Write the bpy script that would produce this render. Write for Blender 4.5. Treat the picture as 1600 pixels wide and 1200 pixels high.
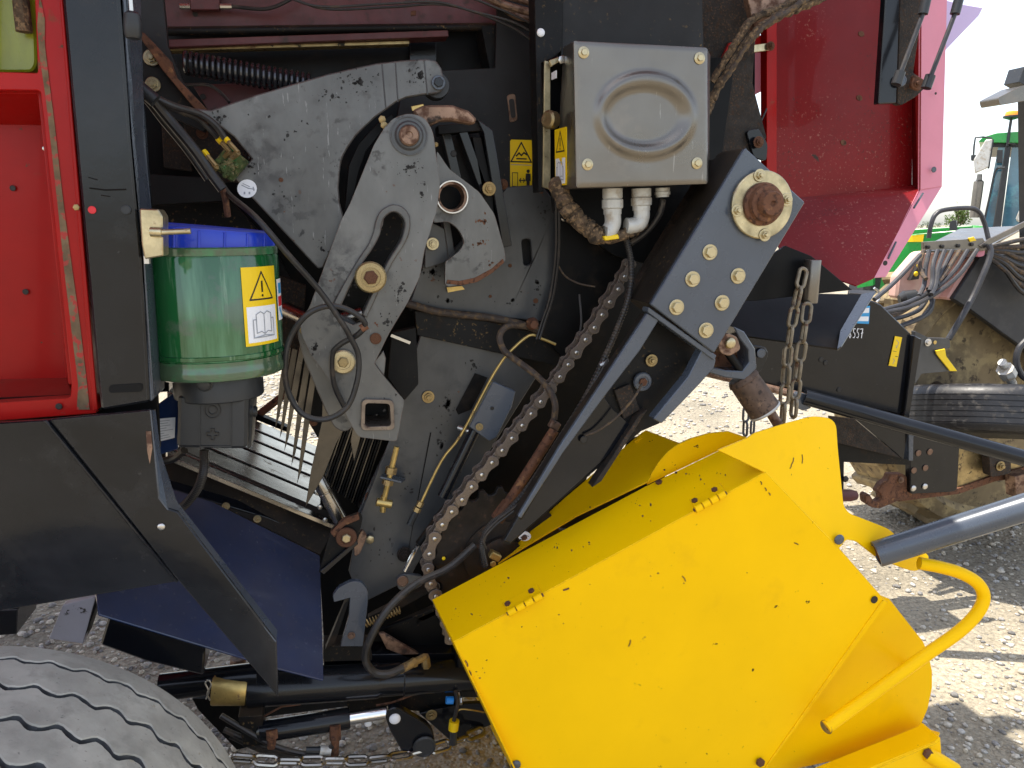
import bpy, bmesh, math, random
from mathutils import Vector, Matrix, Euler, noise
from mathutils.geometry import tessellate_polygon
R = math.radians
rnd = random.Random(11)
for o in list(bpy.data.objects): bpy.data.objects.remove(o)
S = bpy.context.scene
C = S.collection

# ---------------------------------------------------------------- camera, sky, sun, exposure
PITCH, YAW, F, CAM = R(11.7), R(13.0), 1208.0, Vector((0, 0, 1.5))
cd = bpy.data.cameras.new('camera'); cam = bpy.data.objects.new('camera', cd); C.objects.link(cam)
cam.location = CAM; cam.rotation_euler = (R(90) - PITCH, 0, -YAW)
cd.sensor_width = 36; cd.lens = 36 * F / 1600; cd.clip_start = .02; cd.clip_end = 3000
S.camera = cam
SUN_DIR = Vector((-.35, .13, 1.40)).normalized()
W = bpy.data.worlds.new('World'); S.world = W; W.use_nodes = True
wn = W.node_tree.nodes; sky = wn.new('ShaderNodeTexSky'); sky.sky_type = 'NISHITA'; sky.sun_disc = False
sky.sun_elevation = math.asin(SUN_DIR.z); sky.sun_rotation = math.atan2(SUN_DIR.x, SUN_DIR.y)
sky.dust_density = 1.5; sky.air_density = 1.0
wn['Background'].inputs[1].default_value = 0.15
hz = wn.new('ShaderNodeHueSaturation'); hz.inputs['Saturation'].default_value = .55      # hazy, nearly white sky
W.node_tree.links.new(sky.outputs[0], hz.inputs['Color']); W.node_tree.links.new(hz.outputs[0], wn['Background'].inputs[0])
sl = bpy.data.lights.new('sun', 'SUN'); sl.energy = 3.7; sl.angle = R(.55); sl.color = (1, .93, .82)
sun = bpy.data.objects.new('sun', sl); C.objects.link(sun); sun.location = (-4, 5, 9)
sun.rotation_euler = SUN_DIR.to_track_quat('Z', 'Y').to_euler()
S.view_settings.view_transform = 'Standard'; S.view_settings.look = 'None'
S.view_settings.exposure = 1.4; S.view_settings.gamma = 1
try: S.view_settings.use_curve_mapping = False
except Exception: pass

# ---------------------------------------------------------------- layout helper: a point of the plane y=Y seen under a measured direction
FW = Vector((math.sin(YAW) * math.cos(PITCH), math.cos(YAW) * math.cos(PITCH), -math.sin(PITCH)))
RT = Vector((math.cos(YAW), -math.sin(YAW), 0)); UP = RT.cross(FW)
def at(px, py, Y):
    d = FW + RT * ((px - 800) / F) + UP * ((600 - py) / F)
    return CAM + d * (Y / d.y)
def ground(px, py, z=0.):
    d = FW + RT * ((px - 800) / F) + UP * ((600 - py) / F)
    return CAM + d * ((z - 1.5) / d.z)
def mpp(px, py, Y): return (at(px, py, Y) - CAM).dot(FW) / F     # metres per pixel there

# ---------------------------------------------------------------- geometry helpers
class G:
    def __init__(s): s.v = []; s.f = []; s.m = []
    def add(s, vs, fs, mi=0):
        n = len(s.v); s.v += [Vector(v) for v in vs]
        for f in fs: s.f.append(tuple(i + n for i in f)); s.m.append(mi)
        return s
def prism(g, loops, ext, mi=0):
    """loops: outer loop then holes (3D points of the front face); ext: vector to the back face"""
    ext = Vector(ext); outer = [Vector(p) for p in loops[0]]; n = len(outer)
    if len(loops) == 1:
        g.add(outer + [p + ext for p in outer],
              [tuple(range(n)), tuple(range(2 * n - 1, n - 1, -1))] +
              [(i, i + n, (i + 1) % n + n, (i + 1) % n) for i in range(n)], mi)
    else:
        allp = [Vector(p) for l in loops for p in l]; N = len(allp)
        # project on the plane spanned by the loop for tessellation
        nrm = ext.normalized(); a = nrm.orthogonal(); b = nrm.cross(a)
        tris = tessellate_polygon([[Vector((Vector(p).dot(a), Vector(p).dot(b), 0)) for p in l] for l in loops])
        fs = [tuple(t) for t in tris] + [tuple(i + N for i in reversed(t)) for t in tris]
        k = 0
        for l in loops:
            m = len(l)
            fs += [(k + i, k + i + N, k + (i + 1) % m + N, k + (i + 1) % m) for i in range(m)]; k += m
        g.add(allp + [p + ext for p in allp], fs, mi)
    return g
def cat(pts, n=6, closed=False):
    """Catmull-Rom through the points"""
    P = [Vector(p) for p in pts]; out = []; N = len(P)
    rng = range(N) if closed else range(N - 1)
    for i in rng:
        p1, p2 = P[i], P[(i + 1) % N]
        p0 = P[i - 1] if (i > 0 or closed) else p1 * 2 - p2
        p3 = P[(i + 2) % N] if (i + 2 < N or closed) else p2 * 2 - p1
        for k in range(n):
            t = k / n
            out.append(.5 * ((2 * p1) + (p2 - p0) * t + (2 * p0 - 5 * p1 + 4 * p2 - p3) * t * t + (3 * p1 - p0 - 3 * p2 + p3) * t ** 3))
    if not closed: out.append(P[-1])
    return out
def tube(g, pts, r, n=10, mi=0, cap=True):
    P = [Vector(p) for p in pts]; N = len(P)
    t0 = (P[1] - P[0]).normalized(); u = t0.orthogonal().normalized(); vs = []
    for i in range(N):
        t = ((P[min(i + 1, N - 1)] - P[max(i - 1, 0)])).normalized()
        u = (u - t * u.dot(t)).normalized(); w = t.cross(u)
        rr = r[i] if isinstance(r, (list, tuple)) else r
        vs += [P[i] + (u * math.cos(2 * math.pi * k / n) + w * math.sin(2 * math.pi * k / n)) * rr for k in range(n)]
    fs = [(i * n + k, i * n + (k + 1) % n, (i + 1) * n + (k + 1) % n, (i + 1) * n + k) for i in range(N - 1) for k in range(n)]
    if cap: fs += [tuple(range(n - 1, -1, -1)), tuple((N - 1) * n + k for k in range(n))]
    return g.add(vs, fs, mi)
def lathe(g, org, axis, prof, n=24, mi=0, sx=1., up=None, capped=True):
    """prof: (radius, distance along axis)"""
    a = Vector(axis).normalized(); u = Vector(up).normalized() if up else a.orthogonal().normalized()
    w = a.cross(u); org = Vector(org); vs = []
    for r, h in prof:
        vs += [org + a * h + (u * math.cos(2 * math.pi * k / n) * sx + w * math.sin(2 * math.pi * k / n)) * r for k in range(n)]
    N = len(prof)
    fs = [(i * n + k, i * n + (k + 1) % n, (i + 1) * n + (k + 1) % n, (i + 1) * n + k) for i in range(N - 1) for k in range(n)]
    if capped: fs += [tuple(range(n - 1, -1, -1)), tuple((N - 1) * n + k for k in range(n))]
    return g.add(vs, fs, mi)
def hexa(g, fr, bk, mi=0):
    return g.add(list(fr) + list(bk), [(0, 1, 2, 3), (7, 6, 5, 4), (0, 4, 5, 1), (1, 5, 6, 2), (2, 6, 7, 3), (3, 7, 4, 0)], mi)
def bar(g, a, b, w, h, mi=0, up=(0, 0, 1)):
    a, b = Vector(a), Vector(b); t = (b - a).normalized(); s = t.cross(Vector(up)).normalized(); q = s.cross(t)
    o = [s * w / 2 + q * h / 2, -s * w / 2 + q * h / 2, -s * w / 2 - q * h / 2, s * w / 2 - q * h / 2]
    return hexa(g, [a + k for k in o], [b + k for k in o], mi)
def boxg(g, c, s, mi=0, rot=None):
    c = Vector(c); M = rot if rot else Matrix.Identity(3)
    q = [Vector((x * s[0] / 2, y * s[1] / 2, z * s[2] / 2)) for y in (-1, 1) for x, z in ((-1, -1), (1, -1), (1, 1), (-1, 1))]
    q = [c + M @ k for k in q]
    return hexa(g, q[:4], q[4:], mi)

WLOC = {}; EXT = Vector((0, 1, 0))
def empty(name, loc, label=None, catg=None, group=None, parent=None):
    o = bpy.data.objects.new(name, None); C.objects.link(o); o.empty_display_size = .1
    loc = Vector(loc); WLOC[o] = loc
    if parent: o.parent = parent; o.location = loc - WLOC[parent]
    else: o.location = loc
    return tag(o, label, catg, group)
def tag(o, label=None, catg=None, group=None, kind=None):
    if label: o['label'] = label
    if catg: o['category'] = catg
    if group: o['group'] = group
    if kind: o['kind'] = kind
    return o
def mesh_of(name, g, mats, bev=0., ang=32, origin=None):
    me = bpy.data.meshes.new(name)
    org = Vector(origin) if origin is not None else sum(g.v, Vector()) / len(g.v)
    me.from_pydata([v - org for v in g.v], [], g.f)
    for m in (mats if isinstance(mats, (list, tuple)) else [mats]): me.materials.append(m)
    for p, mi in zip(me.polygons, g.m): p.material_index = mi
    bm = bmesh.new(); bm.from_mesh(me)
    bmesh.ops.recalc_face_normals(bm, faces=bm.faces)
    if bev:
        ed = [e for e in bm.edges if len(e.link_faces) == 2 and e.calc_face_angle(0) > R(38)]
        try: bmesh.ops.bevel(bm, geom=ed, offset=bev, segments=1, affect='EDGES', clamp_overlap=True)
        except Exception as ex: print('bevel', name, ex)
    bm.to_mesh(me); bm.free()
    for p in me.polygons: p.use_smooth = True
    me.set_sharp_from_angle(angle=R(ang))
    return me, org
def build(name, g, mats, parent=None, bev=0., ang=32, label=None, kind=None, catg=None, group=None):
    me, org = mesh_of(name, g, mats, bev, ang)
    o = bpy.data.objects.new(name, me); C.objects.link(o); WLOC[o] = org
    o.location = org - (WLOC[parent] if parent else Vector())
    if parent: o.parent = parent
    return tag(o, label, catg, group, kind)
def inst(name, me, mats_unused, M, parent):
    """place shared mesh data with a world matrix under a parent"""
    o = bpy.data.objects.new(name, me); C.objects.link(o)
    M = M.copy(); WLOC[o] = M.translation.copy()
    if parent: o.parent = parent; M.translation = M.translation - WLOC[parent]
    o.matrix_local = M
    return o
def px(pts, Y): return [at(p[0], p[1], p[2] if len(p) > 2 else Y) for p in pts]
def plate(name, pts, Y, th, m, parent, holes=(), bev=.0012, **k):
    g = G(); prism(g, [px(pts, Y)] + [px(h, Y) for h in holes], EXT * th)
    return build(name, g, m, parent, bev, **k)
def sheet(name, pts3, th, m, parent, bev=.0008, away=True, **k):
    """thin sheet through points (px, py, Y), thickness on the side away from the camera"""
    P = [at(*p) for p in pts3]; n = Vector()
    for i in range(len(P)): n += P[i].cross(P[(i + 1) % len(P)])
    n.normalize(); c = sum(P, Vector()) / len(P)
    if n.dot(c - CAM) < 0: n = -n
    if not away: n = -n
    g = G(); prism(g, [P], n * th)
    return build(name, g, m, parent, bev, **k)
def hose(name, pts, r, m, parent, n=10, sm=8, **k):
    """r in pixels at the first point; pts (px, py, Y)"""
    P = cat([at(*p) for p in pts], sm) if sm else [at(*p) for p in pts]
    g = G(); tube(g, P, r * mpp(*pts[0]), n)
    return build(name, g, m, parent, **k)
def circ(cx, cy, r, n=20, ry=None, a0=0, a1=360):
    full = abs(a1 - a0) >= 360; ry = ry or r
    return [(cx + r * math.cos(R(a0 + (a1 - a0) * i / (n if full else n - 1))), cy + ry * math.sin(R(a0 + (a1 - a0) * i / (n if full else n - 1)))) for i in range(n)]
def rc(pts, r, n=5):
    """round the corners of a pixel polygon; r px or per-corner list"""
    out = []; N = len(pts)
    for i in range(N):
        p = Vector(pts[i][:2]); a = Vector(pts[i - 1][:2]) - p; b = Vector(pts[(i + 1) % N][:2]) - p
        rr = r[i] if isinstance(r, (list, tuple)) else r
        rr = min(rr, a.length * .48, b.length * .48)
        if rr < .3: out.append(tuple(p)); continue
        q0 = p + a.normalized() * rr; q1 = p + b.normalized() * rr
        for k in range(n + 1):
            t = k / n; q = q0 * (1 - t) ** 2 + p * 2 * t * (1 - t) + q1 * t * t
            out.append((q.x, q.y))
    return out

# ---------------------------------------------------------------- materials
def mat(name, base, rough=.5, metal=0., var=.2, vscale=5., layers=(), bump=0., bscale=80., coat=0., spec=.5,
        edge=None, trans=0., emit=None, rvar=.15, stretch=(1, 1, 1), dust=None, ior=1.45):
    m = bpy.data.materials.new(name); m.use_nodes = True; nt = m.node_tree; N = nt.nodes; L = nt.links
    b = N['Principled BSDF']
    tc = N.new('ShaderNodeTexCoord'); oi = N.new('ShaderNodeObjectInfo')
    ad = N.new('ShaderNodeVectorMath'); ad.operation = 'MULTIPLY_ADD'
    L.new(oi.outputs['Random'], ad.inputs[0]); ad.inputs[1].default_value = (37, 53, 71); L.new(tc.outputs['Object'], ad.inputs[2])
    co = ad.outputs[0]
    def nz(scale, detail=4, st=(1, 1, 1), dist=0., ty='NOISE'):
        mp = N.new('ShaderNodeVectorMath'); mp.operation = 'MULTIPLY'; mp.inputs[1].default_value = st; L.new(co, mp.inputs[0])
        t = N.new('ShaderNodeTexNoise'); t.inputs['Scale'].default_value = scale; t.inputs['Detail'].default_value = detail
        t.inputs['Roughness'].default_value = .62; t.inputs['Distortion'].default_value = dist
        L.new(mp.outputs[0], t.inputs['Vector']); return t.outputs[0]
    def ramp(src, lo, hi, a=0., bb=1.):
        r = N.new('ShaderNodeMapRange'); r.inputs[1].default_value = lo; r.inputs[2].default_value = hi
        r.inputs[3].default_value = a; r.inputs[4].default_value = bb; L.new(src, r.inputs[0]); return r.outputs[0]
    def mul(a, v):
        q = N.new('ShaderNodeMath'); q.operation = 'MULTIPLY'; L.new(a, q.inputs[0])
        if isinstance(v, (int, float)): q.inputs[1].default_value = v
        else: L.new(v, q.inputs[1])
        return q.outputs[0]
    def mixc(f, a, c2):
        q = N.new('ShaderNodeMix'); q.data_type = 'RGBA'; L.new(f, q.inputs[0])
        if isinstance(a, tuple): q.inputs[6].default_value = a + (1,)
        else: L.new(a, q.inputs[6])
        q.inputs[7].default_value = tuple(c2) + (1,); return q.outputs[2]
    def mixf(f, a, v):
        q = N.new('ShaderNodeMix'); q.data_type = 'FLOAT'; L.new(f, q.inputs[0])
        if isinstance(a, (int, float)): q.inputs[2].default_value = a
        else: L.new(a, q.inputs[2])
        q.inputs[3].default_value = v; return q.outputs[0]
    v = nz(vscale, 5, stretch)
    hv = N.new('ShaderNodeHueSaturation'); hv.inputs['Color'].default_value = tuple(base) + (1,)
    L.new(ramp(v, .3, .7, 1 - var, 1 + var), hv.inputs['Value']); col = hv.outputs[0]
    rg = ramp(nz(vscale * 2.7, 4, stretch), .3, .7, max(.03, rough - rvar * rough), min(1, rough + rvar * rough)); me = metal
    for ly in layers:
        f = ramp(nz(ly['s'], ly.get('d', 6), ly.get('st', (1, 1, 1)), ly.get('w', 0.)), ly.get('lo', .55), ly.get('hi', .62), 0, ly.get('a', 1.))
        if 's2' in ly: f = mul(f, ramp(nz(ly['s2'], 3), ly.get('lo2', .45), ly.get('hi2', .6)))
        col = mixc(f, col, ly['c']); rg = mixf(f, rg, ly.get('r', .7))
        if metal or 'm' in ly: me = mixf(f, me, ly.get('m', 0.))
    if dust:   # settled dust on upward faces
        ge = N.new('ShaderNodeNewGeometry'); sp = N.new('ShaderNodeSeparateXYZ'); L.new(ge.outputs['Normal'], sp.inputs[0])
        f = mul(ramp(sp.outputs[2], .3, .95), ramp(nz(9, 6), .35, .65, .2, dust[1]))
        col = mixc(f, col, dust[0]); rg = mixf(f, rg, .85)
    if edge:
        be = N.new('ShaderNodeBevel'); be.samples = 3; be.inputs[0].default_value = edge[1]
        ge = N.new('ShaderNodeNewGeometry'); dp = N.new('ShaderNodeVectorMath'); dp.operation = 'DOT_PRODUCT'
        L.new(be.outputs[0], dp.inputs[0]); L.new(ge.outputs['Normal'], dp.inputs[1])
        f = mul(ramp(dp.outputs['Value'], .97, .86), ramp(nz(60, 5), .38, .55))
        col = mixc(f, col, edge[0]); rg = mixf(f, rg, .55)
    L.new(col, b.inputs['Base Color']); L.new(rg, b.inputs['Roughness'])
    if isinstance(me, float) or isinstance(me, int): b.inputs['Metallic'].default_value = me
    else: L.new(me, b.inputs['Metallic'])
    b.inputs['Specular IOR Level'].default_value = spec; b.inputs['Coat Weight'].default_value = coat
    b.inputs['Coat Roughness'].default_value = .06; b.inputs['IOR'].default_value = ior
    b.inputs['Transmission Weight'].default_value = trans
    if emit: b.inputs['Emission Color'].default_value = tuple(emit[0]) + (1,); b.inputs['Emission Strength'].default_value = emit[1]
    if bump:
        bp = N.new('ShaderNodeBump'); bp.inputs['Strength'].default_value = min(1, bump * 1.0); bp.inputs['Distance'].default_value = .002
        L.new(nz(bscale, 4, stretch), bp.inputs['Height']); L.new(bp.outputs[0], b.inputs['Normal'])
    return m
RU = (.10, .035, .014); RU2 = (.20, .08, .03); CHAFF = (.20, .13, .055); DUST = (.28, .24, .18); PRIM = (.33, .34, .34)
M = {}
M['black'] = mat('black_gloss_paint', (.006, .007, .010), .16, spec=.34, var=.3, layers=[dict(s=45, lo=.68, hi=.74, c=(.06, .056, .05), r=.6, a=.7), dict(s=4, lo=.5, hi=.75, c=(.014, .014, .014), r=.36, a=.7)], bump=.05, bscale=120, coat=.15, edge=((.05, .05, .055), .0016))
M['sprock'] = mat('greasy_sprocket_steel', (.020, .015, .012), .55, .3, var=.5, vscale=20, layers=[dict(s=40, lo=.58, hi=.68, c=(.06, .032, .018), r=.85)], bump=.3)
M['blackp'] = mat('wavy_black_gloss_paint', (.006, .007, .0095), .17, spec=.34, var=.3, layers=[dict(s=60, lo=.69, hi=.74, c=(.05, .046, .04), r=.6, a=.6), dict(s=2.6, lo=.5, hi=.66, c=(.026, .027, .031), r=.30, a=.55, w=.5), dict(s=9, lo=.56, hi=.7, c=(.02, .02, .021), r=.4, a=.7)], bump=.16, bscale=34, coat=.12, edge=((.06, .06, .065), .0016))  # broad pale smear layer imitates mottled reflections in the panels
M['blackd'] = mat('black_chaffy_paint', (.006, .006, .0065), .5, spec=.22, var=.4, layers=[dict(s=120, lo=.6, hi=.68, c=CHAFF, r=.9, s2=5, a=.8), dict(s=9, lo=.55, hi=.75, c=(.045, .026, .015), r=.8, a=.7)], bump=.2, bscale=90, dust=((.10, .07, .045), .5))
M['blackx'] = mat('black_interior', (.004, .0042, .005), .42, spec=.18, var=.4, layers=[dict(s=8, lo=.55, hi=.7, c=(.028, .02, .014), r=.7, a=.7)], bump=.08, bscale=60)
M['charcoal'] = mat('charcoal_paint', (.015, .0145, .015), .48, spec=.28, var=.35, vscale=6, layers=[dict(s=80, lo=.62, hi=.68, c=CHAFF, r=.9, s2=5, a=.6), dict(s=12, lo=.55, hi=.7, c=(.012, .011, .011), r=.5, a=.8)], bump=.1)
M['grime'] = mat('black_grime', (.014, .0125, .012), .65, var=.4, vscale=40, bump=.3)
M['chaff'] = mat('chaff_crusted_steel', (.017, .0125, .0095), .75, var=.6, vscale=18, layers=[dict(s=210, lo=.54, hi=.62, c=(.095, .052, .028), r=.95, a=.8, s2=9, lo2=.35, hi2=.55), dict(s=60, lo=.57, hi=.66, c=(.045, .024, .014), r=.95)], bump=.8, bscale=180)
M['navy'] = mat('navy_sky_tint_paint', (.011, .024, .078), .17, var=.25, layers=[dict(s=55, lo=.68, hi=.74, c=(.2, .22, .26), r=.6, s2=6, a=.6), dict(s=70, lo=.63, hi=.68, c=(.008, .01, .016), r=.7, s2=5)], bump=.06, coat=.4, dust=(DUST, .12))  # navy base stands in for sky reflected by the deflector
M['grey'] = mat('worn_grey_steel', (.122, .123, .121), .35, .3, var=.38, vscale=5, stretch=(1, 1, .55), layers=[
    dict(s=30, lo=.44, hi=.62, c=(.04, .04, .041), r=.5, a=.85, w=.3, s2=5.5, lo2=.50, hi2=.64), dict(s=60, lo=.52, hi=.60, c=(.03, .029, .028), r=.55, a=.8, s2=9, lo2=.56, hi2=.66), dict(s=14, lo=.60, hi=.64, c=(.022, .021, .021), r=.55, w=.6, s2=3, lo2=.5, hi2=.6), dict(s=42, lo=.68, hi=.71, c=RU, r=.85, s2=3.3),
    dict(s=160, lo=.64, hi=.68, c=(.30, .30, .30), r=.45, st=(1, 1, .12), a=.5), dict(s=190, lo=.69, hi=.72, c=(.02, .018, .016), r=.8, a=.9)], bump=.12, bscale=50, edge=(RU, .0022))
M['greyl'] = mat('ground_lit_chamber_grey', (.074, .077, .081), .32, .25, var=.35, vscale=4, stretch=(1, 1, .6), layers=[
    dict(s=22, lo=.45, hi=.66, c=(.03, .03, .031), r=.5, a=.85, w=.4, s2=4, lo2=.48, hi2=.62), dict(s=60, lo=.67, hi=.71, c=(.03, .028, .026), r=.7, s2=5), dict(s=30, lo=.69, hi=.73, c=(.12, .05, .025), r=.85)], bump=.1, bscale=40, edge=((.05, .035, .03), .002))
M['slate'] = mat('slate_blue_grey_paint', (.062, .075, .098), .28, .1, var=.12, vscale=6, layers=[dict(s=60, lo=.7, hi=.74, c=(.03, .028, .026), r=.7), dict(s=34, lo=.7, hi=.75, c=(.2, .2, .2), r=.6, a=.5)], bump=.05, bscale=60, coat=.25, edge=((.03, .03, .032), .0016))
M['zinc'] = mat('yellow_zinc', (.47, .40, .25), .32, .85, var=.35, vscale=30, layers=[dict(s=60, lo=.6, hi=.68, c=(.16, .09, .04), r=.75, s2=14)], bump=.1, bscale=150)
M['zincd'] = mat('soiled_zinc', (.34, .26, .13), .38, .8, var=.35, vscale=24, layers=[dict(s=70, lo=.52, hi=.62, c=(.09, .045, .022), r=.85, s2=20), dict(s=50, lo=.62, hi=.66, c=(.02, .018, .014), r=.8)], bump=.2, bscale=120)
M['rust'] = mat('rust', (.13, .055, .028), .8, .1, var=.4, vscale=20, layers=[dict(s=80, lo=.5, hi=.62, c=(.05, .022, .013), r=.9), dict(s=50, lo=.6, hi=.68, c=(.25, .12, .05), r=.9)], bump=.5, bscale=140)
M['rustl'] = mat('worn_rusty_steel', (.23, .145, .10), .45, .5, var=.4, vscale=14, layers=[dict(s=45, lo=.47, hi=.60, c=(.085, .04, .024), r=.85), dict(s=30, lo=.6, hi=.68, c=(.03, .02, .015), r=.8)], bump=.25, bscale=110)
M['oldrust'] = mat('grey_brown_old_rust', (.095, .060, .042), .7, .2, var=.35, vscale=25, layers=[dict(s=90, lo=.55, hi=.64, c=(.03, .02, .015), r=.85), dict(s=50, lo=.6, hi=.68, c=(.17, .11, .07), r=.8)], bump=.4, bscale=140)
M['steel'] = mat('polished_steel', (.34, .31, .27), .22, .95, var=.35, vscale=6, layers=[dict(s=26, lo=.56, hi=.68, c=(.14, .11, .08), r=.55, m=.4, s2=5), dict(s=110, lo=.68, hi=.71, c=RU, r=.85)], bump=.06, bscale=60)
M['spring'] = mat('black_spring_steel', (.05, .05, .056), .22, .6, var=.2, coat=.3)
M['chrome'] = mat('chrome', (.75, .75, .76), .1, 1., var=.06, layers=[dict(s=60, lo=.67, hi=.72, c=(.1, .08, .06), r=.7)])
M['chain'] = mat('oiled_chain_steel', (.20, .165, .14), .36, .7, var=.3, vscale=30, layers=[dict(s=45, lo=.54, hi=.64, c=(.07, .04, .025), r=.75)], bump=.15, bscale=150)
M['blade'] = mat('spotted_blade_steel', (.095, .086, .074), .30, .85, var=.3, vscale=9, layers=[dict(s=120, lo=.66, hi=.69, c=RU, r=.85, s2=8), dict(s=14, lo=.52, hi=.7, c=(.07, .06, .05), r=.5, m=.5, a=.8)], bump=.08)
M['galvc'] = mat('weathered_chain_steel', (.21, .175, .125), .5, .45, var=.3, vscale=40, layers=[dict(s=50, lo=.56, hi=.66, c=(.12, .06, .035), r=.85)], bump=.15)
M['scrape'] = mat('scraped_brown_paint', (.15, .10, .055), .8, var=.4, vscale=40, layers=[dict(s=60, lo=.54, hi=.6, c=(.36, .02, .015), r=.5)], bump=.3)
M['palep'] = mat('pale_grey_paint', (.40, .39, .44), .5, .1, var=.15, layers=[dict(s=50, lo=.63, hi=.68, c=(.05, .045, .04), r=.8)])
M['pin'] = mat('bright_pin', (.55, .53, .5), .3, .9, var=.2)
M['galv'] = mat('galvanised_sheet', (.168, .155, .138), .30, .82, var=.1, vscale=5, layers=[dict(s=7, lo=.5, hi=.72, c=(.27, .235, .20), r=.5, m=.45, a=.7), dict(s=140, lo=.66, hi=.7, c=(.5, .48, .45), r=.4, st=(1, 1, .1), a=.3), dict(s=60, lo=.71, hi=.74, c=(.12, .09, .06), r=.8)], bump=.05, bscale=200, edge=((.25, .13, .07), .0014))
M['red'] = mat('red_paint', (.33, .005, .004), .33, spec=.22, var=.14, layers=[dict(s=26, lo=.63, hi=.7, c=(.14, .075, .04), r=.85, s2=5), dict(s=70, lo=.69, hi=.72, c=(.1, .06, .04), r=.85)], bump=.05, coat=.06, dust=((.20, .09, .06), .4))
M['redd'] = mat('deep_red_paint', (.165, .004, .0055), .42, spec=.22, var=.16, layers=[dict(s=130, lo=.60, hi=.66, c=(.34, .14, .11), r=.7, s2=3.2, lo2=.42, hi2=.6, a=.75), dict(s=150, lo=.58, hi=.64, c=(.07, .02, .018), r=.8, s2=2.6, lo2=.46, hi2=.6, a=.85), dict(s=24, lo=.70, hi=.725, c=(.05, .03, .025), r=.85)], bump=.08, coat=.1)
M['redp'] = mat('glare_pink_red_paint', (.58, .20, .27), .45, var=.08, layers=[dict(s=90, lo=.7, hi=.73, c=(.25, .12, .12), r=.8)], bump=.04)  # same red paint, paled to pink to imitate glare on the flange
M['maroon'] = mat('faded_maroon_paint', (.085, .022, .024), .5, var=.35, vscale=9, layers=[dict(s=30, lo=.55, hi=.7, c=(.05, .035, .032), r=.75), dict(s=70, lo=.67, hi=.71, c=RU2, r=.85)], bump=.15, bscale=90, dust=((.16, .1, .08), .6))
M['yellow'] = mat('yellow_paint', (.86, .50, .0004), .44, spec=.12, var=.05, vscale=3, layers=[
    dict(s=30, lo=.705, hi=.72, c=(.05, .026, .01), r=.8, st=(1, 1, 1)), dict(s=75, lo=.70, hi=.715, c=(.09, .045, .012), r=.8, s2=4), dict(s=10, lo=.6, hi=.72, c=(.66, .36, .005), r=.5, a=.25)], bump=.06, bscale=26, edge=((.06, .035, .015), .0012))
M['yelp'] = mat('yellow_plastic', (.75, .52, .01), .4, var=.1, layers=[dict(s=30, lo=.6, hi=.7, c=(.25, .16, .02), r=.7)])
M['rubber'] = mat('dusty_tyre_rubber', (.37, .355, .305), .85, var=.22, vscale=12, layers=[dict(s=22, lo=.52, hi=.7, c=(.26, .25, .215), r=.9, a=.8), dict(s=110, lo=.63, hi=.7, c=(.2, .19, .17), r=.95), dict(s=60, lo=.66, hi=.7, c=(.33, .30, .23), r=.95)], bump=.25, bscale=160)
M['groove'] = mat('tyre_groove_rubber', (.055, .058, .062), .8, var=.3, vscale=30, bump=.2)
M['rubblk'] = mat('black_tyre_rubber', (.012, .012, .014), .45, var=.3, vscale=15, layers=[dict(s=40, lo=.55, hi=.7, c=(.06, .055, .05), r=.8)], bump=.2)
M['hose'] = mat('black_hose', (.017, .016, .017), .4, var=.3, vscale=20, layers=[dict(s=30, lo=.54, hi=.66, c=(.075, .055, .04), r=.85, a=.75)], bump=.12, bscale=150, dust=((.22, .18, .13), .4))
M['hoseb'] = mat('brown_caked_hose', (.05, .036, .028), .7, var=.4, vscale=30, layers=[dict(s=70, lo=.5, hi=.62, c=(.13, .085, .045), r=.95)], bump=.5, bscale=160)
M['hoseg'] = mat('grey_dusty_hose', (.030, .030, .035), .45, var=.25, vscale=20, layers=[dict(s=30, lo=.55, hi=.68, c=(.06, .052, .045), r=.85, a=.6)], bump=.1)
M['fuzz'] = mat('chaff_caked_conduit', (.075, .05, .03), .95, var=.6, vscale=60, layers=[dict(s=140, lo=.5, hi=.6, c=(.20, .13, .07), r=.98), dict(s=40, lo=.55, hi=.65, c=(.022, .016, .011), r=.95)], bump=1., bscale=150)
M['brass'] = mat('brass_fitting', (.38, .27, .12), .42, .7, var=.3, vscale=40, layers=[dict(s=60, lo=.55, hi=.65, c=(.12, .07, .035), r=.8)], bump=.15)
M['gold'] = mat('gold_passivated_rod', (.50, .36, .13), .36, .75, var=.2, vscale=40, layers=[dict(s=50, lo=.62, hi=.7, c=(.16, .09, .04), r=.8)])
M['white'] = mat('white_plastic', (.46, .455, .43), .38, .15, var=.15, vscale=20, layers=[dict(s=30, lo=.5, hi=.66, c=(.27, .21, .14), r=.75, a=.85)])
M['paper'] = mat('white_print', (.78, .79, .82), .5, var=.03)
M['ink'] = mat('black_print', (.015, .013, .012), .5, var=.1)
M['inkg'] = mat('grey_print', (.30, .32, .36), .5, var=.1)
M['stick'] = mat('yellow_print', (.82, .55, .004), .4, var=.04)
M['bluep'] = mat('blue_print', (.03, .30, .62), .4, var=.05)
M['redpr'] = mat('red_print', (.6, .02, .03), .4, var=.05)
M['blue'] = mat('blue_plastic', (.008, .035, .42), .3, var=.1, layers=[dict(s=40, lo=.66, hi=.72, c=(.2, .2, .2), r=.7, a=.6)], coat=.2, dust=((.2, .2, .26), .4))
M['blueb'] = mat('bright_blue_cap', (.02, .25, .75), .4, var=.1)
M['plast'] = mat('black_plastic', (.022, .024, .027), .42, var=.15, vscale=12, layers=[dict(s=60, lo=.66, hi=.72, c=(.10, .09, .08), r=.8, a=.6)], bump=.06, bscale=220)
M['moss'] = mat('mossy_grease', (.05, .07, .02), .9, var=.6, vscale=60, layers=[dict(s=80, lo=.5, hi=.6, c=(.16, .13, .06), r=.95), dict(s=60, lo=.58, hi=.62, c=(.01, .10, .025), r=.7)], bump=.9, bscale=120)
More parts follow.
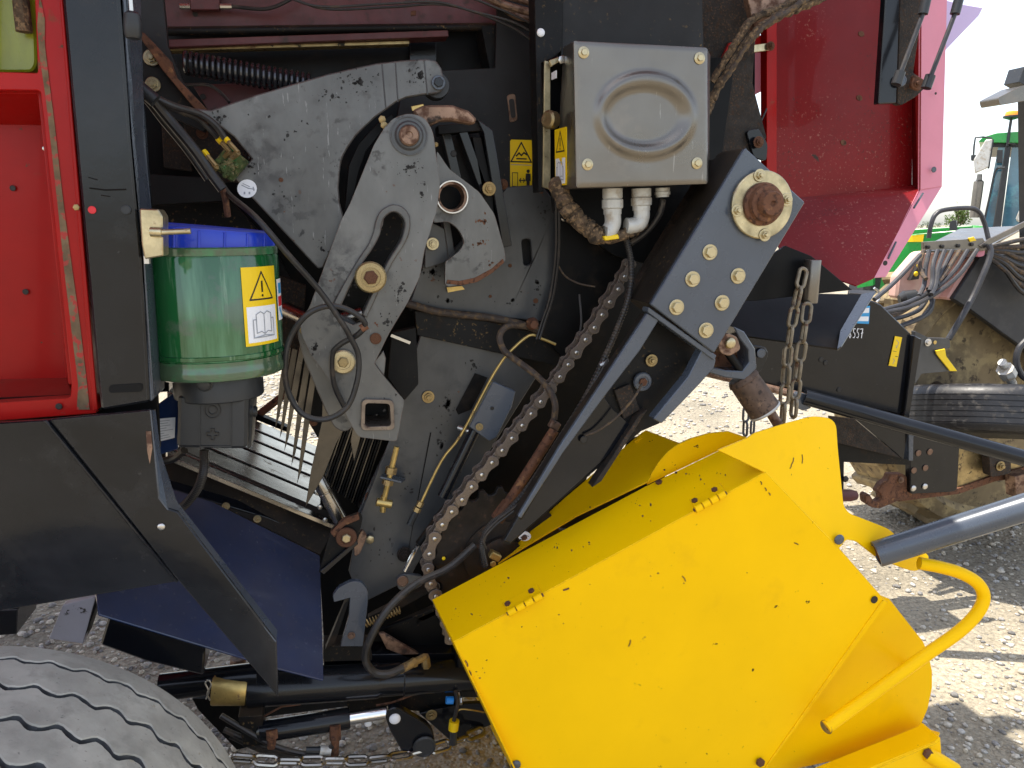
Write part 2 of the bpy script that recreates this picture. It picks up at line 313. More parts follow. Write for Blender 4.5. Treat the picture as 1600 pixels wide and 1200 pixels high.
M['lime'] = mat('lime_plastic_tarp', (.28, .33, .02), .3, var=.35, vscale=7, stretch=(1.6, 1, .5), layers=[dict(s=6, lo=.55, hi=.7, c=(.55, .55, .25), r=.35, st=(2, 1, .4), a=.7)], bump=.2, bscale=8, coat=.3)
M['green'] = mat('green_machine_paint', (.01, .23, .035), .3, var=.12, coat=.3, layers=[dict(s=20, lo=.62, hi=.7, c=(.12, .16, .08), r=.7, a=.5)])
M['fadedlitbody'] = mat('bleached_sunlit_red', (.60, .34, .29), .55, var=.12, vscale=3, layers=[dict(s=6, lo=.5, hi=.7, c=(.60, .46, .36), r=.7, a=.7)])  # bleached red, paled further for its blown-out sunlit look
M['lavender'] = mat('lilac_panel_paint', (.50, .40, .62), .45, var=.05)  # lilac tint of the hood corner
M['glass'] = mat('cab_glass', (.045, .13, .19), .05, var=.3, vscale=3, layers=[dict(s=5, lo=.55, hi=.7, c=(.10, .35, .38), r=.1, a=.7)], coat=.5, spec=.8)
M['orange'] = mat('amber_lens', (.9, .30, .01), .2, var=.05, coat=.5)
M['mudrim'] = mat('muddy_rim', (.17, .125, .065), .7, .1, var=.4, vscale=4, layers=[dict(s=9, lo=.5, hi=.6, c=(.34, .26, .13), r=.9, a=.8), dict(s=22, lo=.58, hi=.64, c=(.07, .05, .03), r=.85)], bump=.2)
M['dustblk'] = mat('dusty_black_panel', (.02, .021, .025), .5, var=.35, vscale=4, layers=[dict(s=12, lo=.5, hi=.75, c=(.07, .065, .062), r=.75, a=.7)], bump=.1)
# grease seen through a clear reservoir wall: green streaks and pale film, lightened to imitate reflections
M['tank'] = mat('green_grease_reservoir', (.004, .072, .017), .12, var=.2, vscale=5, stretch=(1, 1, .12), layers=[
    dict(s=13, lo=.52, hi=.68, c=(.09, .24, .13), r=.14, st=(1, 1, .10), a=.8), dict(s=40, lo=.60, hi=.68, c=(.20, .30, .20), r=.2, st=(1, 1, .07), a=.6), dict(s=9, lo=.6, hi=.66, c=(.06, .085, .06), r=.3, a=.6)], coat=.7)
M['tankc'] = mat('clear_grease_band', (.05, .09, .048), .18, var=.2, vscale=14, stretch=(1, 1, .3), layers=[dict(s=18, lo=.5, hi=.65, c=(.02, .17, .06), r=.15, a=.8)], coat=.7)

# ---------------------------------------------------------------- more helpers
def pl3(a, b, c):
    """plane through three measured points (px, py, Y) -> function giving the point of that plane seen at (px, py)"""
    A, B, Cc = at(*a), at(*b), at(*c); n = (B - A).cross(Cc - A).normalized()
    def f(x, y):
        d = FW + RT * ((x - 800) / F) + UP * ((600 - y) / F)
        return CAM + d * ((A - CAM).dot(n) / d.dot(n))
    f.n = n if n.dot(A - CAM) < 0 else -n      # towards the camera
    return f
def psheet(name, f, pts, th, m, parent, bev=.0008, holes=(), **k):
    g = G(); prism(g, [[f(*p) for p in pts]] + [[f(*p) for p in h] for h in holes], f.n * -th)
    return build(name, g, m, parent, bev, **k)
BM = {}
def bolt_mesh(style, m, m2):
    key = (style, m.name, m2.name)
    if key in BM: return BM[key]
    g = G(); Z = (0, 0, 1); O = (0, 0, 0)
    def hexn(r, h0, h1, mi):
        lathe(g, O, Z, [(r, h0), (r, h1 - .06), (r * .9, h1)], 6, mi)
    if style == 'hex': lathe(g, O, Z, [(1, 0), (1, .10), (.94, .15)], 20, 0); hexn(.70, .15, .62, 1)
    elif style == 'stud':
        lathe(g, O, Z, [(1, 0), (1, .10), (.94, .15)], 20, 0); hexn(.66, .15, .55, 1); lathe(g, O, Z, [(.36, .5), (.36, .85), (.3, .92)], 12, 1)
    elif style == 'flange':
        lathe(g, O, Z, [(1, 0), (1, .08), (.82, .2)], 20, 0); hexn(.6, .18, .62, 1)
    elif style == 'pan': lathe(g, O, Z, [(1, 0), (.98, .16), (.8, .36), (.45, .47)], 18, 0)
    elif style == 'plug': lathe(g, O, Z, [(1, 0), (1, .12), (.85, .2), (.8, .14), (.3, .14)], 18, 0)
    elif style == 'nut': hexn(1, 0, .7, 0)
    elif style == 'pinhead': lathe(g, O, Z, [(1, 0), (1, .3), (.9, .42), (.5, .42), (.42, .36)], 20, 0)
    elif style == 'roller':
        lathe(g, O, Z, [(1, 0), (1, .22), (.9, .32), (.62, .34), (.6, .26)], 28, 0); lathe(g, O, Z, [(.46, .2), (.46, .46), (.38, .52), (.16, .52)], 6, 1)
    me, _ = mesh_of(style + '_bolt', g, [m, m2], 0, 35, (0, 0, 0)); BM[key] = me
    return me
def bolt(x, y, Y, r, parent, style='hex', m='zinc', m2=None, n=(0, -1, 0), P=None, name='bolt', label=None):
    me = bolt_mesh(style, M[m], M[m2 or m]); P = P if P is not None else at(x, y, Y)
    s = r * (P - CAM).dot(FW) / F; n = Vector(n).normalized()
    q = n.to_track_quat('Z', 'Y').to_matrix().to_4x4()
    o = inst(name, me, None, Matrix.Translation(P) @ q @ Matrix.Rotation(rnd.uniform(0, 6.28), 4, 'Z') @ Matrix.Diagonal((s, s, s, 1)), parent)
    return tag(o, label)
def quadmap(tl, tr, br, bl, Y):
    q = [at(p[0], p[1], p[2] if len(p) > 2 else Y) for p in (tl, tr, br, bl)]
    n = (q[1] - q[0]).cross(q[3] - q[0]).normalized()
    if n.dot(q[0] - CAM) > 0: n = -n
    H = ((q[3] - q[0]).length + (q[2] - q[1]).length) / ((q[1] - q[0]).length + (q[2] - q[3]).length)
    def f(u, v, h):
        v = v / H
        return (q[0] * (1 - u) + q[1] * u) * (1 - v) + (q[3] * (1 - u) + q[2] * u) * v + n * h
    f.H = H; return f
def sticker(name, f, shapes, parent, base=.0006, label=None, sub=1):
    """shapes: ('poly'|'line', material key, points in (u 0..1, v 0..H), [width])"""
    ms = []; g = G(); h = base
    def mi(k):
        if k not in ms: ms.append(k)
        return ms.index(k)
    for i, s in enumerate(shapes):
        if s[0] == 'poly':
            fr = [f(u, v, h) for u, v in s[2]]; bk = [f(u, v, 0) for u, v in s[2]]
            n = len(fr)
            if i == 0: g.add(fr + bk, [tuple(range(n))] + [(a, a + n, (a + 1) % n + n, (a + 1) % n) for a in range(n)], mi(s[1]))
            else: g.add(fr, [tuple(range(n))], mi(s[1]))
        elif s[0] == 'strip':   # horizontal band cut in columns so that it can wrap a curved surface
            (u0, v0), (u1, v1) = s[2]; n = 8
            for a in range(n):
                ua, ub = u0 + (u1 - u0) * a / n, u0 + (u1 - u0) * (a + 1) / n
                g.add([f(ua, v0, h), f(ub, v0, h), f(ub, v1, h), f(ua, v1, h)], [(0, 1, 2, 3)], mi(s[1]))
        else:
            w = s[3] / 2; p = [Vector(q) for q in s[2]]
            for a, b in [(a.lerp(b, i / sub), a.lerp(b, (i + 1) / sub)) for a, b in zip(p, p[1:]) for i in range(sub)]:
                t = (b - a).normalized(); s_ = Vector((-t.y, t.x)) * w; a2, b2 = a - t * w * .8, b + t * w * .8
                g.add([f(*(a2 + s_), h), f(*(b2 + s_), h), f(*(b2 - s_), h), f(*(a2 - s_), h)], [(0, 1, 2, 3)], mi(s[1]))
        h += .00018
    return build(name, g, [M[k] for k in ms], parent, label=label)
def warn_tri(cx, cy, r, bang=True, w=.05):
    t = [(cx, cy - r), (cx + r * .92, cy + r * .62), (cx - r * .92, cy + r * .62)]
    s = [('line', 'ink', t + [t[0]], w)]
    if bang: s += [('line', 'ink', [(cx, cy - r * .42), (cx, cy + r * .15)], w * 1.3), ('line', 'ink', [(cx, cy + r * .38), (cx, cy + r * .42)], w * 1.3)]
    return s
def book(cx, cy, s, k='inkg', w=.02):
    L = lambda *p: ('line', k, [(cx + a * s, cy + b * s) for a, b in p], w)
    return [L((0, -.8), (0, .8)), L((0, -.8), (-.35, -1), (-.8, -.8), (-.8, .7), (-.35, .6), (0, .8)), L((0, -.8), (.35, -1), (.8, -.8), (.8, .7), (.35, .6), (0, .8)),
            L((-.8, -.4), (-1.1, -.4), (-1.1, 1.05), (1.1, 1.05), (1.1, -.4), (.8, -.4)), L((-1.1, 1.05), (0, .9), (1.1, 1.05))]
def link_mesh(Lo, r, wide, m, name='chain_link'):
    """one oval link, outer length Lo, wire radius r"""
    g = G(); a = Lo / 2 - wide / 2; w = wide / 2 - r; P = []
    for k in range(9): t = R(-90 + 180 * k / 8); P.append((a + w * math.cos(t), w * math.sin(t), 0))
    for k in range(9): t = R(90 + 180 * k / 8); P.append((-a + w * math.cos(t), w * math.sin(t), 0))
    N = len(P); n = 8; vs = []
    for i in range(N):
        p = Vector(P[i]); t = (Vector(P[(i + 1) % N]) - Vector(P[i - 1])).normalized(); u = Vector((0, 0, 1)); q = t.cross(u)
        vs += [p + (u * math.cos(6.2832 * k / n) + q * math.sin(6.2832 * k / n)) * r for k in range(n)]
    g.add(vs, [(i * n + k, i * n + (k + 1) % n, ((i + 1) % N) * n + (k + 1) % n, ((i + 1) % N) * n + k) for i in range(N) for k in range(n)])
    return mesh_of(name, g, m, 0, 40, (0, 0, 0))[0]
def resample(P, step):
    out = [P[0]]; nxt = step; run = 0.
    for a, b in zip(P, P[1:]):
        d = (b - a).length
        while d > 1e-9 and run + d >= nxt:
            out.append(a + (b - a) * ((nxt - run) / d)); nxt += step
        run += d
    return out
def frame(t, up):
    x = t.normalized(); z = (up - x * up.dot(x)).normalized(); y = z.cross(x)
    return Matrix((x, y, z)).transposed().to_4x4()
def oval_chain(name, pts, Lo, r, wide, m, label, catg, roll=0., parent=None, group=None):
    P = resample(cat([at(*p) for p in pts], 10), Lo - 2.1 * r); me = link_mesh(Lo, r, wide, m)
    root = parent or empty(name, P[-1], label, catg, group)
    for i, (a, b) in enumerate(zip(P, P[1:])):
        mt = frame(b - a, Vector((0, -1, 0))) @ Matrix.Rotation(R(90) * (i % 2) + roll + rnd.uniform(-.25, .25), 4, 'X'); mt.translation = (a + b) / 2
        inst('chain_link', me, None, mt, root)
    return root

def grime(P, n, parent, m='grime', r=(.4, 3.2), f=None, seed=1, name='grime_stain'):
    '''spatter of irregular flat flakes round measured spots: P = [(px, py, spread x, spread y, weight)], f(px, py) -> surface point'''
    q = random.Random(seed); g = G(); tot = sum(p[4] for p in P)
    for p in P:
        for _ in range(int(n * p[4] / tot)):
            d = abs(q.gauss(0, 1)); a = q.uniform(0, 6.2832); x = p[0] + math.cos(a) * d * p[2]; y = p[1] + math.sin(a) * d * p[3]
            s = r[0] + (r[1] - r[0]) * q.random() ** 2.2 * max(.15, 1.25 - d * .5); k = q.randint(5, 8); a0 = q.uniform(0, 6.28); el = q.uniform(.5, 1.6); L = []
            for j in range(k):
                t = a0 + j / k * 6.2832; rr = s * q.uniform(.45, 1.3); L.append((x + math.cos(t) * rr, y + math.sin(t) * rr * el))
            g.add([f(*w) for w in L], [tuple(range(k))])
    return build(name, g, M[m], parent, kind='stuff')
# ================================================================ SETTING
def ground_mat():
    m = bpy.data.materials.new('gravel_yard'); m.use_nodes = True; nt = m.node_tree; N = nt.nodes; L = nt.links; b = N['Principled BSDF']
    tc = N.new('ShaderNodeTexCoord')
    def tex(ty, sc, **k):
        t = N.new(ty); t.inputs['Scale'].default_value = sc; L.new(tc.outputs['Object'], t.inputs['Vector'])
        for a, v in k.items(): t.inputs[a].default_value = v
        return t
    n1 = tex('ShaderNodeTexNoise', 1.3, Detail=6); n2 = tex('ShaderNodeTexNoise', 60, Detail=6); vo = tex('ShaderNodeTexVoronoi', 38); vo2 = tex('ShaderNodeTexVoronoi', 95)
    r1 = N.new('ShaderNodeValToRGB'); r1.color_ramp.elements[0].color = (.20, .175, .13, 1); r1.color_ramp.elements[1].color = (.37, .32, .235, 1)
    r1.color_ramp.elements[0].position = .35; r1.color_ramp.elements[1].position = .65; L.new(n1.outputs[0], r1.inputs[0])
    hs = N.new('ShaderNodeHueSaturation'); L.new(r1.outputs[0], hs.inputs['Color'])
    mr = N.new('ShaderNodeMapRange'); mr.inputs[1].default_value = .25; mr.inputs[2].default_value = .75; mr.inputs[3].default_value = .55; mr.inputs[4].default_value = 1.35; L.new(n2.outputs[0], mr.inputs[0]); L.new(mr.outputs[0], hs.inputs['Value'])
    L.new(hs.outputs[0], b.inputs['Base Color']); b.inputs['Roughness'].default_value = .95
    ad = N.new('ShaderNodeMath'); ad.operation = 'ADD'; L.new(vo.outputs['Distance'], ad.inputs[0])
    m2 = N.new('ShaderNodeMath'); m2.operation = 'MULTIPLY'; m2.inputs[1].default_value = .5; L.new(vo2.outputs['Distance'], m2.inputs[0]); L.new(m2.outputs[0], ad.inputs[1])
    bp = N.new('ShaderNodeBump'); bp.inputs['Strength'].default_value = .9; bp.inputs['Distance'].default_value = .014; bp.invert = True
    L.new(ad.outputs[0], bp.inputs['Height']); L.new(bp.outputs[0], b.inputs['Normal'])
    return m
def stone_mat():
    m = bpy.data.materials.new('loose_stone'); m.use_nodes = True; nt = m.node_tree; N = nt.nodes; L = nt.links; b = N['Principled BSDF']
    ge = N.new('ShaderNodeNewGeometry'); rp = N.new('ShaderNodeValToRGB'); L.new(ge.outputs['Random Per Island'], rp.inputs[0])
    e = rp.color_ramp.elements; e[0].color = (.11, .105, .10, 1); e[1].color = (.56, .50, .40, 1)
    for p, c in ((.25, (.26, .25, .24, 1)), (.45, (.44, .39, .30, 1)), (.75, (.36, .35, .33, 1))):
        q = e.new(p); q.color = c
    tc = N.new('ShaderNodeTexCoord'); n2 = N.new('ShaderNodeTexNoise'); n2.inputs['Scale'].default_value = 130; n2.inputs['Detail'].default_value = 5; L.new(tc.outputs['Object'], n2.inputs['Vector'])
    hs = N.new('ShaderNodeHueSaturation'); L.new(rp.outputs[0], hs.inputs['Color'])
    mr = N.new('ShaderNodeMapRange'); mr.inputs[1].default_value = .3; mr.inputs[2].default_value = .7; mr.inputs[3].default_value = .7; mr.inputs[4].default_value = 1.25; L.new(n2.outputs[0], mr.inputs[0]); L.new(mr.outputs[0], hs.inputs['Value'])
    L.new(hs.outputs[0], b.inputs['Base Color']); b.inputs['Roughness'].default_value = .9
    return m
g = G(); g.add([(-600, -600, 0), (600, -600, 0), (600, 900, 0), (-600, 900, 0)], [(0, 1, 2, 3)])
build('ground', g, ground_mat(), kind='structure')
def stones():
    import numpy as np
    rs = np.random.RandomState(5); n = 34000
    t = (1 + 5 ** .5) / 2
    V = np.array([(-1, t, 0), (1, t, 0), (-1, -t, 0), (1, -t, 0), (0, -1, t), (0, 1, t), (0, -1, -t), (0, 1, -t), (t, 0, -1), (t, 0, 1), (-t, 0, -1), (-t, 0, 1)], float); V /= np.linalg.norm(V[0])
    Fc = np.array([(0, 11, 5), (0, 5, 1), (0, 1, 7), (0, 7, 10), (0, 10, 11), (1, 5, 9), (5, 11, 4), (11, 10, 2), (10, 7, 6), (7, 1, 8), (3, 9, 4), (3, 4, 2), (3, 2, 6), (3, 6, 8), (3, 8, 9), (4, 9, 5), (2, 4, 11), (6, 2, 10), (8, 6, 7), (9, 8, 1)])
    y = 1.3 + 9.5 * rs.rand(n) ** 1.9; x = -1.3 + (y * .62 + 1.9) * rs.rand(n) * 1.25 + .0
    x = np.where(rs.rand(n) < .35, -1.2 + 2.2 * rs.rand(n), x); s = (.003 + .008 * rs.rand(n) ** 2.4) * (1 + .16 * (y - 1.5)); s[rs.rand(n) < .01] *= 1.9
    sc = np.stack([s * (.8 + .7 * rs.rand(n)), s * (.8 + .7 * rs.rand(n)), s * (.45 + .4 * rs.rand(n))], 1)
    a = rs.rand(n) * 6.283; P = V[None] * (1 + .28 * (rs.rand(n, 12, 1) - .5)) * sc[:, None]
    c, d = np.cos(a)[:, None], np.sin(a)[:, None]
    X = P[..., 0] * c - P[..., 1] * d + x[:, None]; Y = P[..., 0] * d + P[..., 1] * c + y[:, None]; Z = P[..., 2] + (sc[:, 2] * .45)[:, None]
    vv = np.stack([X, Y, Z], -1).reshape(-1, 3); ff = (Fc[None] + (np.arange(n) * 12)[:, None, None]).reshape(-1, 3)
    me = bpy.data.meshes.new('gravel_stones'); me.vertices.add(len(vv)); me.vertices.foreach_set('co', vv.ravel())
    me.loops.add(ff.size); me.loops.foreach_set('vertex_index', ff.ravel().astype('i4')); me.polygons.add(len(ff))
    me.polygons.foreach_set('loop_start', np.arange(0, ff.size, 3, dtype='i4')); me.update(); me.validate()
    me.materials.append(stone_mat()); o = bpy.data.objects.new('gravel_stones', me); C.objects.link(o)
    tag(o, 'loose grey and buff crushed stones strewn over the yard', 'gravel', kind='stuff')
stones()

# ================================================================ THE BALER
B = empty('round_baler', (.2, 1.9, 0), 'large black and red round baler with open side showing levers, roller chain and yellow guard', 'baler')
# --- body shell behind the working parts (closes the chamber, carries the roof)
plate('backing_plate', [(180, -60), (1180, -60), (1180, 420), (1010, 500), (860, 900), (760, 1060), (560, 1045), (506, 1000), (500, 900), (497, 845), (560, 790), (530, 690), (470, 545), (440, 430), (345, 322), (190, 330)], 1.95, .02, M['blackx'], B)
g = G(); boxg(g, (-.9, 3.62, 1.75), (3.6, .04, 1.3)); build('far_side_wall', g, M['blackx'], B)
g = G(); boxg(g, (-.9, 2.45, 2.33), (3.6, 2.3, .05)); build('roof_panel', g, M['red'], B)
g = G(); boxg(g, (-1.3, 1.12, 2.38), (2.4, .76, .03)); build('raised_door_shade', g, M['red'], B)  # unseen raised door, placed and sized to keep sun off the tyre
g = G(); boxg(g, (-2.6, 2.45, 1.7), (.05, 2.3, 1.2)); build('rear_wall', g, M['red'], B)
g = G(); boxg(g, (1.12, 1.87, 2.24), (.44, .36, .03)); build('hood_shade_sheet', g, M['red'], B)  # unseen sheet added overhead to keep sun off the lower hood
# --- upper rails, springs and cables (top left)
plate('upper_panel', [(255, -60), (835, -60), (835, 30), (772, 37), (258, 44)], 1.88, .02, M['maroon'], B)
g = G(); tube(g, [at(250, 49, 1.84), at(768, 42, 1.84)], 6.5 * mpp(500, 45, 1.84), 14); build('upper_rail', g, M['blackd'], B)
plate('rusty_angle', [(258, 62), (700, 47), (701, 57), (258, 74)], 1.82, .05, M['maroon'], B)
plate('lower_lip', [(258, 75), (640, 63), (640, 69), (258, 80)], 1.84, .03, M['zincd'], B)
plate('end_post', [(752, 40), (776, 38), (783, 110), (766, 112)], 1.83, .08, M['blackd'], B)
plate('lip_ledge', [(692, 111), (772, 106), (782, 111), (700, 118)], 1.81, .04, M['blackd'], B)
plate('divider', [(640, 66), (682, 62), (682, 112), (640, 108)], 1.92, .02, M['black'], B)
plate('square_hole', [(642, 17), (650, 16), (650, 24), (642, 25)], 1.878, .003, M['rust'], B)
for x, y in ((305, 22),): bolt(x, y, 1.88, 4, B, 'plug', 'ink')
g = G()
P = []
for i in range(23 * 12 + 1):
    t = i / 12 / 23; c = at(288 + 200 * t, 98 + 36 * t, 1.74); q = (at(488, 134, 1.74) - at(288, 98, 1.74)).normalized(); u = q.orthogonal().normalized(); w = q.cross(u); a = i / 12 * 2 * math.pi
    P.append(c + (u * math.cos(a) + w * math.sin(a)) * .0205)
tube(g, P, .0040, 7); build('coil_spring', g, M['spring'], B, label='black coil tension spring above the grey lever plate')
plate('under_spring_plate', [(300, 132), (480, 128), (480, 170), (330, 180)], 1.80, .02, M['maroon'], B)
bolt(317, 151, 1.797, 4.5, B, 'plug', 'ink')
hose('cable', [(290, 133, 1.76), (325, 133, 1.74), (345, 145, 1.73), (358, 160, 1.72)], 2.6, M['hose'], B)
for pts in ([(440, -8, 1.7), (500, 10, 1.7), (600, 6, 1.7), (680, 3, 1.7), (740, 18, 1.7), (800, 34, 1.7), (840, 55, 1.7)], [(450, -6, 1.72), (510, 14, 1.72), (610, 11, 1.72), (700, 8, 1.72), (790, 38, 1.72), (835, 66, 1.72)], [(540, -8, 1.72), (640, -2, 1.71), (720, -6, 1.7), (780, 14, 1.7), (838, 40, 1.7)]):
    hose('top_cable', pts, 2.0, M['hose'], B)
for k, pts in enumerate(([(745, -12, 1.74), (790, 8, 1.74), (838, 22, 1.74)], [(765, -14, 1.76), (810, -2, 1.76), (838, 6, 1.76)], [(772, 0, 1.78), (806, 24, 1.78), (838, 30, 1.78)])):
    hose('brown_hose', pts, 6, M['rustl'], B)
plate('red_bracket', [(297, -20), (343, -20), (343, 15), (297, 15)], 1.85, .02, M['maroon'], B)
for a_, b_ in ((281, 297), (344, 362)): g = G(); tube(g, [at(a_, 10, 1.85), at(b_, 10, 1.85)], .006, 8); build('hose_ferrule', g, M['pin'], B)
hose('top_hose', [(362, 10, 1.85), (420, 13, 1.84), (470, -10, 1.84)], 3, M['hose'], B)

hb = plate('hanger_bracket', [(188, -30), (252, -30), (262, 72), (286, 128), (331, 186), (318, 206), (262, 180), (196, 118)], 1.66, .02, M['charcoal'], B)
plate('hanger_flange', [(214, 52), (224, 50), (264, 92), (273, 118), (334, 182), (322, 192), (268, 126), (256, 112)], 1.63, .03, M['rust'], hb)
bolt(237, 90, 1.655, 12.5, hb, 'stud', 'zinc'); bolt(239, 132, 1.655, 11.5, hb, 'stud', 'zinc'); bolt(193, 33, 1.62, 9, hb, 'stud', 'zinc')
g = G(); tube(g, [at(203, -14, 1.31), at(206, 22, 1.31)], 3.2 * mpp(205, 0, 1.31), 10); build('latch_rod', g, M['pin'], B)
g = G(); lathe(g, at(206, 18, 1.31), (at(208, 54, 1.31) - at(206, 18, 1.31)), [(.006, 0), (.0115, .004), (.0125, .014), (.0125, .032), (.010, .037), (.006, .038)], 16); build('rod_end_buffer', g, M['plast'], B)
plate('cross_bar', [(208, 270), (346, 279), (348, 314), (208, 322)], 1.74, .06, M['charcoal'], B)
plate('cavity_plate', [(205, 150), (262, 182), (345, 240), (346, 280), (208, 270)], 1.82, .02, M['blackx'], B)
plate('cable_guard', [(252, 190), (290, 200), (300, 268), (256, 262)], 1.76, .02, M['chaff'], B)
plate('lower_cavity_plate', [(205, 318), (360, 312), (430, 390), (470, 470), (436, 540), (205, 520)], 1.88, .02, M['blackd'], B)
bolt(316, 208, 1.70, 9, B, 'hex', 'rust'); plate('valve_plate', [(282, 180), (345, 192), (392, 245), (380, 285), (345, 285), (300, 240)], 1.72, .02, M['chaff'], B)
for pts, r, m in (([(196, 110, 1.5), (232, 148, 1.5), (262, 184, 1.52), (302, 232, 1.52), (330, 272, 1.53), (348, 296, 1.53)], 8.5, 'hose'), ([(196, 122, 1.52), (230, 155, 1.52), (256, 188, 1.53), (292, 232, 1.54), (326, 280, 1.54)], 7.5, 'hose'),
                  ([(234, 148, 1.5), (270, 165, 1.51), (312, 178, 1.54), (336, 195, 1.55), (352, 217, 1.56)], 5.5, 'hose'), ([(240, 156, 1.51), (275, 172, 1.52), (310, 187, 1.55), (330, 205, 1.56), (342, 218, 1.57)], 4, 'hose')):
    hose('feed_cable', pts, r, M[m], B)
g = G(); tube(g, [at(219, 138, 1.49), at(243, 158, 1.49)], 11 * mpp(230, 148, 1.5), 14); build('cable_clamp', g, M['plast'], B)
for a, b in (((350, 214, 1.56), (372, 238, 1.55)), ((340, 216, 1.57), (360, 238, 1.56)), ((318, 236, 1.56), (338, 260, 1.55))):
    g = G(); A, Bp = at(*a), at(*b); tube(g, [A, A.lerp(Bp, .3)], .0055, 8, 1); tube(g, [A.lerp(Bp, .3), Bp], .0042, 8, 0); tube(g, [Bp, Bp + Vector((-.012, .01, -.008))], .006, 6, 0)
    build('hose_fitting', g, [M['brass'], M['stick']], B)
g = G(); boxg(g, at(360, 256, 1.58), (.045, .03, .05), 0, Matrix.Rotation(R(40), 3, 'Y'))
for k in range(26):
    c = at(350 + rnd.gauss(0, 12), 262 + rnd.gauss(0, 9), 1.56); boxg(g, c, (.010, .008, .009), 0, Euler((rnd.random() * 3, rnd.random() * 3, 0)).to_matrix())
build('grease_block', g, M['moss'], B, .003)

# --- left red compartment and its post
rf = plate('red_frame', [(-60, -60), (96, -60), (96, 0), (151, 641), (150, 646), (-60, 662)], 1.38, .03, M['red'], B, holes=[rc([(-40, -40), (53, -40), (59, 114), (-40, 111)], 3), rc([(-40, 140), (63, 141), (112, 598), (110, 622), (-40, 632)], 6)])
plate('weld_bead', [(62, -10), (70, 30), (70, 70), (76, 120), (86, 200), (97, 300), (110, 400), (124, 500), (136, 600), (140, 640), (120, 640), (122, 600), (112, 520), (100, 420), (91, 330), (80, 230), (71, 150), (62, 90), (58, 40)], 1.3785, .0012, M['scrape'], rf, bev=0)
plate('frame_lip', [(88, -60), (97, -60), (98, 0), (153, 640), (145, 642)], 1.365, .02, M['red'], rf)
plate('compartment_back', [(-60, 130), (110, 130), (125, 610), (-60, 610)], 1.56, .01, M['red'], rf)
sheet('compartment_floor', [(-60, 640, 1.40), (120, 628, 1.40), (104, 590, 1.56), (-60, 594, 1.56)], .006, M['red'], rf)
sheet('compartment_roof', [(-60, 146, 1.40), (66, 146, 1.40), (76, 196, 1.56), (-60, 194, 1.56)], .006, M['red'], rf)
sheet('compartment_side', [(66, 142, 1.40), (114, 600, 1.40), (111, 598, 1.56), (75, 190, 1.56)], .006, M['red'], rf)
for x, y, r in ((20, 294, 4.5), (40, 456, 4.5), (92, 635, 5)): bolt(x, y, 1.556 if y < 600 else 1.377, r, rf, 'plug', 'ink', name='hole_plug')
bolt(70, 232, 1.55, 3.5, rf, 'nut', 'pin')
plate('tarp_wrap', rc([(-60, -60), (52, -60), (57, 100), (50, 112), (-60, 112)], 6), 1.43, .08, M['lime'], B, bev=.012, label='lime translucent twine bag behind the red frame')
g = G(); tube(g, cat([at(32, -10, 1.41), at(34, 15, 1.41), at(38, 50, 1.41)]), 12 * mpp(35, 20, 1.41), 10); build('rope_end', g, M['fuzz'], B)
post = plate('frame_post', [(94, -60), (186, -60), (187, 0), (204, 215), (222, 410), (234, 628), (158, 641), (153, 600), (98, 0)], 1.335, .10, M['blackp'], B, bev=.004)
plate('post_edge_highlight', [(187, -60), (197, -60), (206, 215), (226, 410), (240, 624), (234, 628), (222, 410), (204, 215)], 1.338, .09, M['slate'], post, bev=.002)  # slate strip paints in the bluish highlight along the post's side
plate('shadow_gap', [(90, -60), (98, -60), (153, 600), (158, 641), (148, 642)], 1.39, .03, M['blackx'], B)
bolt(144, 328, 1.334, 6, post, 'plug', 'redpr', name='plug'); bolt(197, 328, 1.334, 7.5, post, 'plug', 'plast', name='plug')
plate('slot', rc([(170, 602), (223, 599), (223, 612), (170, 614)], 6), 1.333, .004, M['blackx'], post, bev=0)
for pts, w in (([(140, 294), (165, 297), (197, 296)], 1.2), ([(158, 305), (172, 307)], .9), ([(138, 277), (152, 281)], .8)):
    g = G(); tube(g, [at(x, y, 1.3345) for x, y in pts], w * mpp(160, 300, 1.335), 6); build('dent_crease', g, M['blackx'], post)
cl = plate('latch_clasp', rc([(218, 326), (247, 327), (254, 338), (255, 400), (226, 405), (221, 380)], 3), 1.29, .045, M['zinc'], B, bev=.003)
g = G(); tube(g, [at(252, 363, 1.285), at(298, 361, 1.285)], 4.6 * mpp(270, 360, 1.285), 12); tube(g, [at(236, 362, 1.288), at(254, 363, 1.285)], 8 * mpp(270, 360, 1.285), 12); build('latch_pin', g, M['zinc'], cl)
g = G(); tube(g, [at(229, 400, 1.30), at(230, 412, 1.30)], 5 * mpp(230, 400, 1.3), 8); build('latch_rivet', g, M['pin'], cl)
bolt(120, 324, 1.36, 5, B, 'nut', 'brass')

# --- lower black cladding
ln = plate('lower_panel', [(-60, 664), (66, 657), (90, 655), (290, 903), (276, 909), (-60, 965)], 1.335, .012, M['blackp'], B, bev=.002)
plate('panel_backing', [(-60, 625), (246, 612), (250, 700), (200, 720), (-60, 700)], 1.42, .01, M['blackx'], B)
sp_ = plate('folded_panel', [(78, 655), (236, 640), (241, 690), (249, 778), (262, 795), (278, 800), (432, 1003), (435, 1090), (276, 905)], 1.322, .008, M['blackp'], B, bev=.002)
sheet('panel_flange', [(236, 640, 1.322), (241, 690, 1.322), (249, 778, 1.322), (262, 795, 1.322), (432, 1003, 1.322), (434, 985, 1.36), (276, 782, 1.36), (258, 764, 1.36), (249, 700, 1.36), (243, 640, 1.36)], .004, M['slate'], sp_)
plate('panel_bead', [(66, 657), (72, 656), (279, 908), (275, 912)], 1.328, .005, M['black'], ln, bev=.0015)
bolt(252, 823, 1.321, 6, sp_, 'pan', 'pin', name='rivet'); bolt(246, 822, 1.321, 2, sp_, 'pan', 'ink', name='rivet')
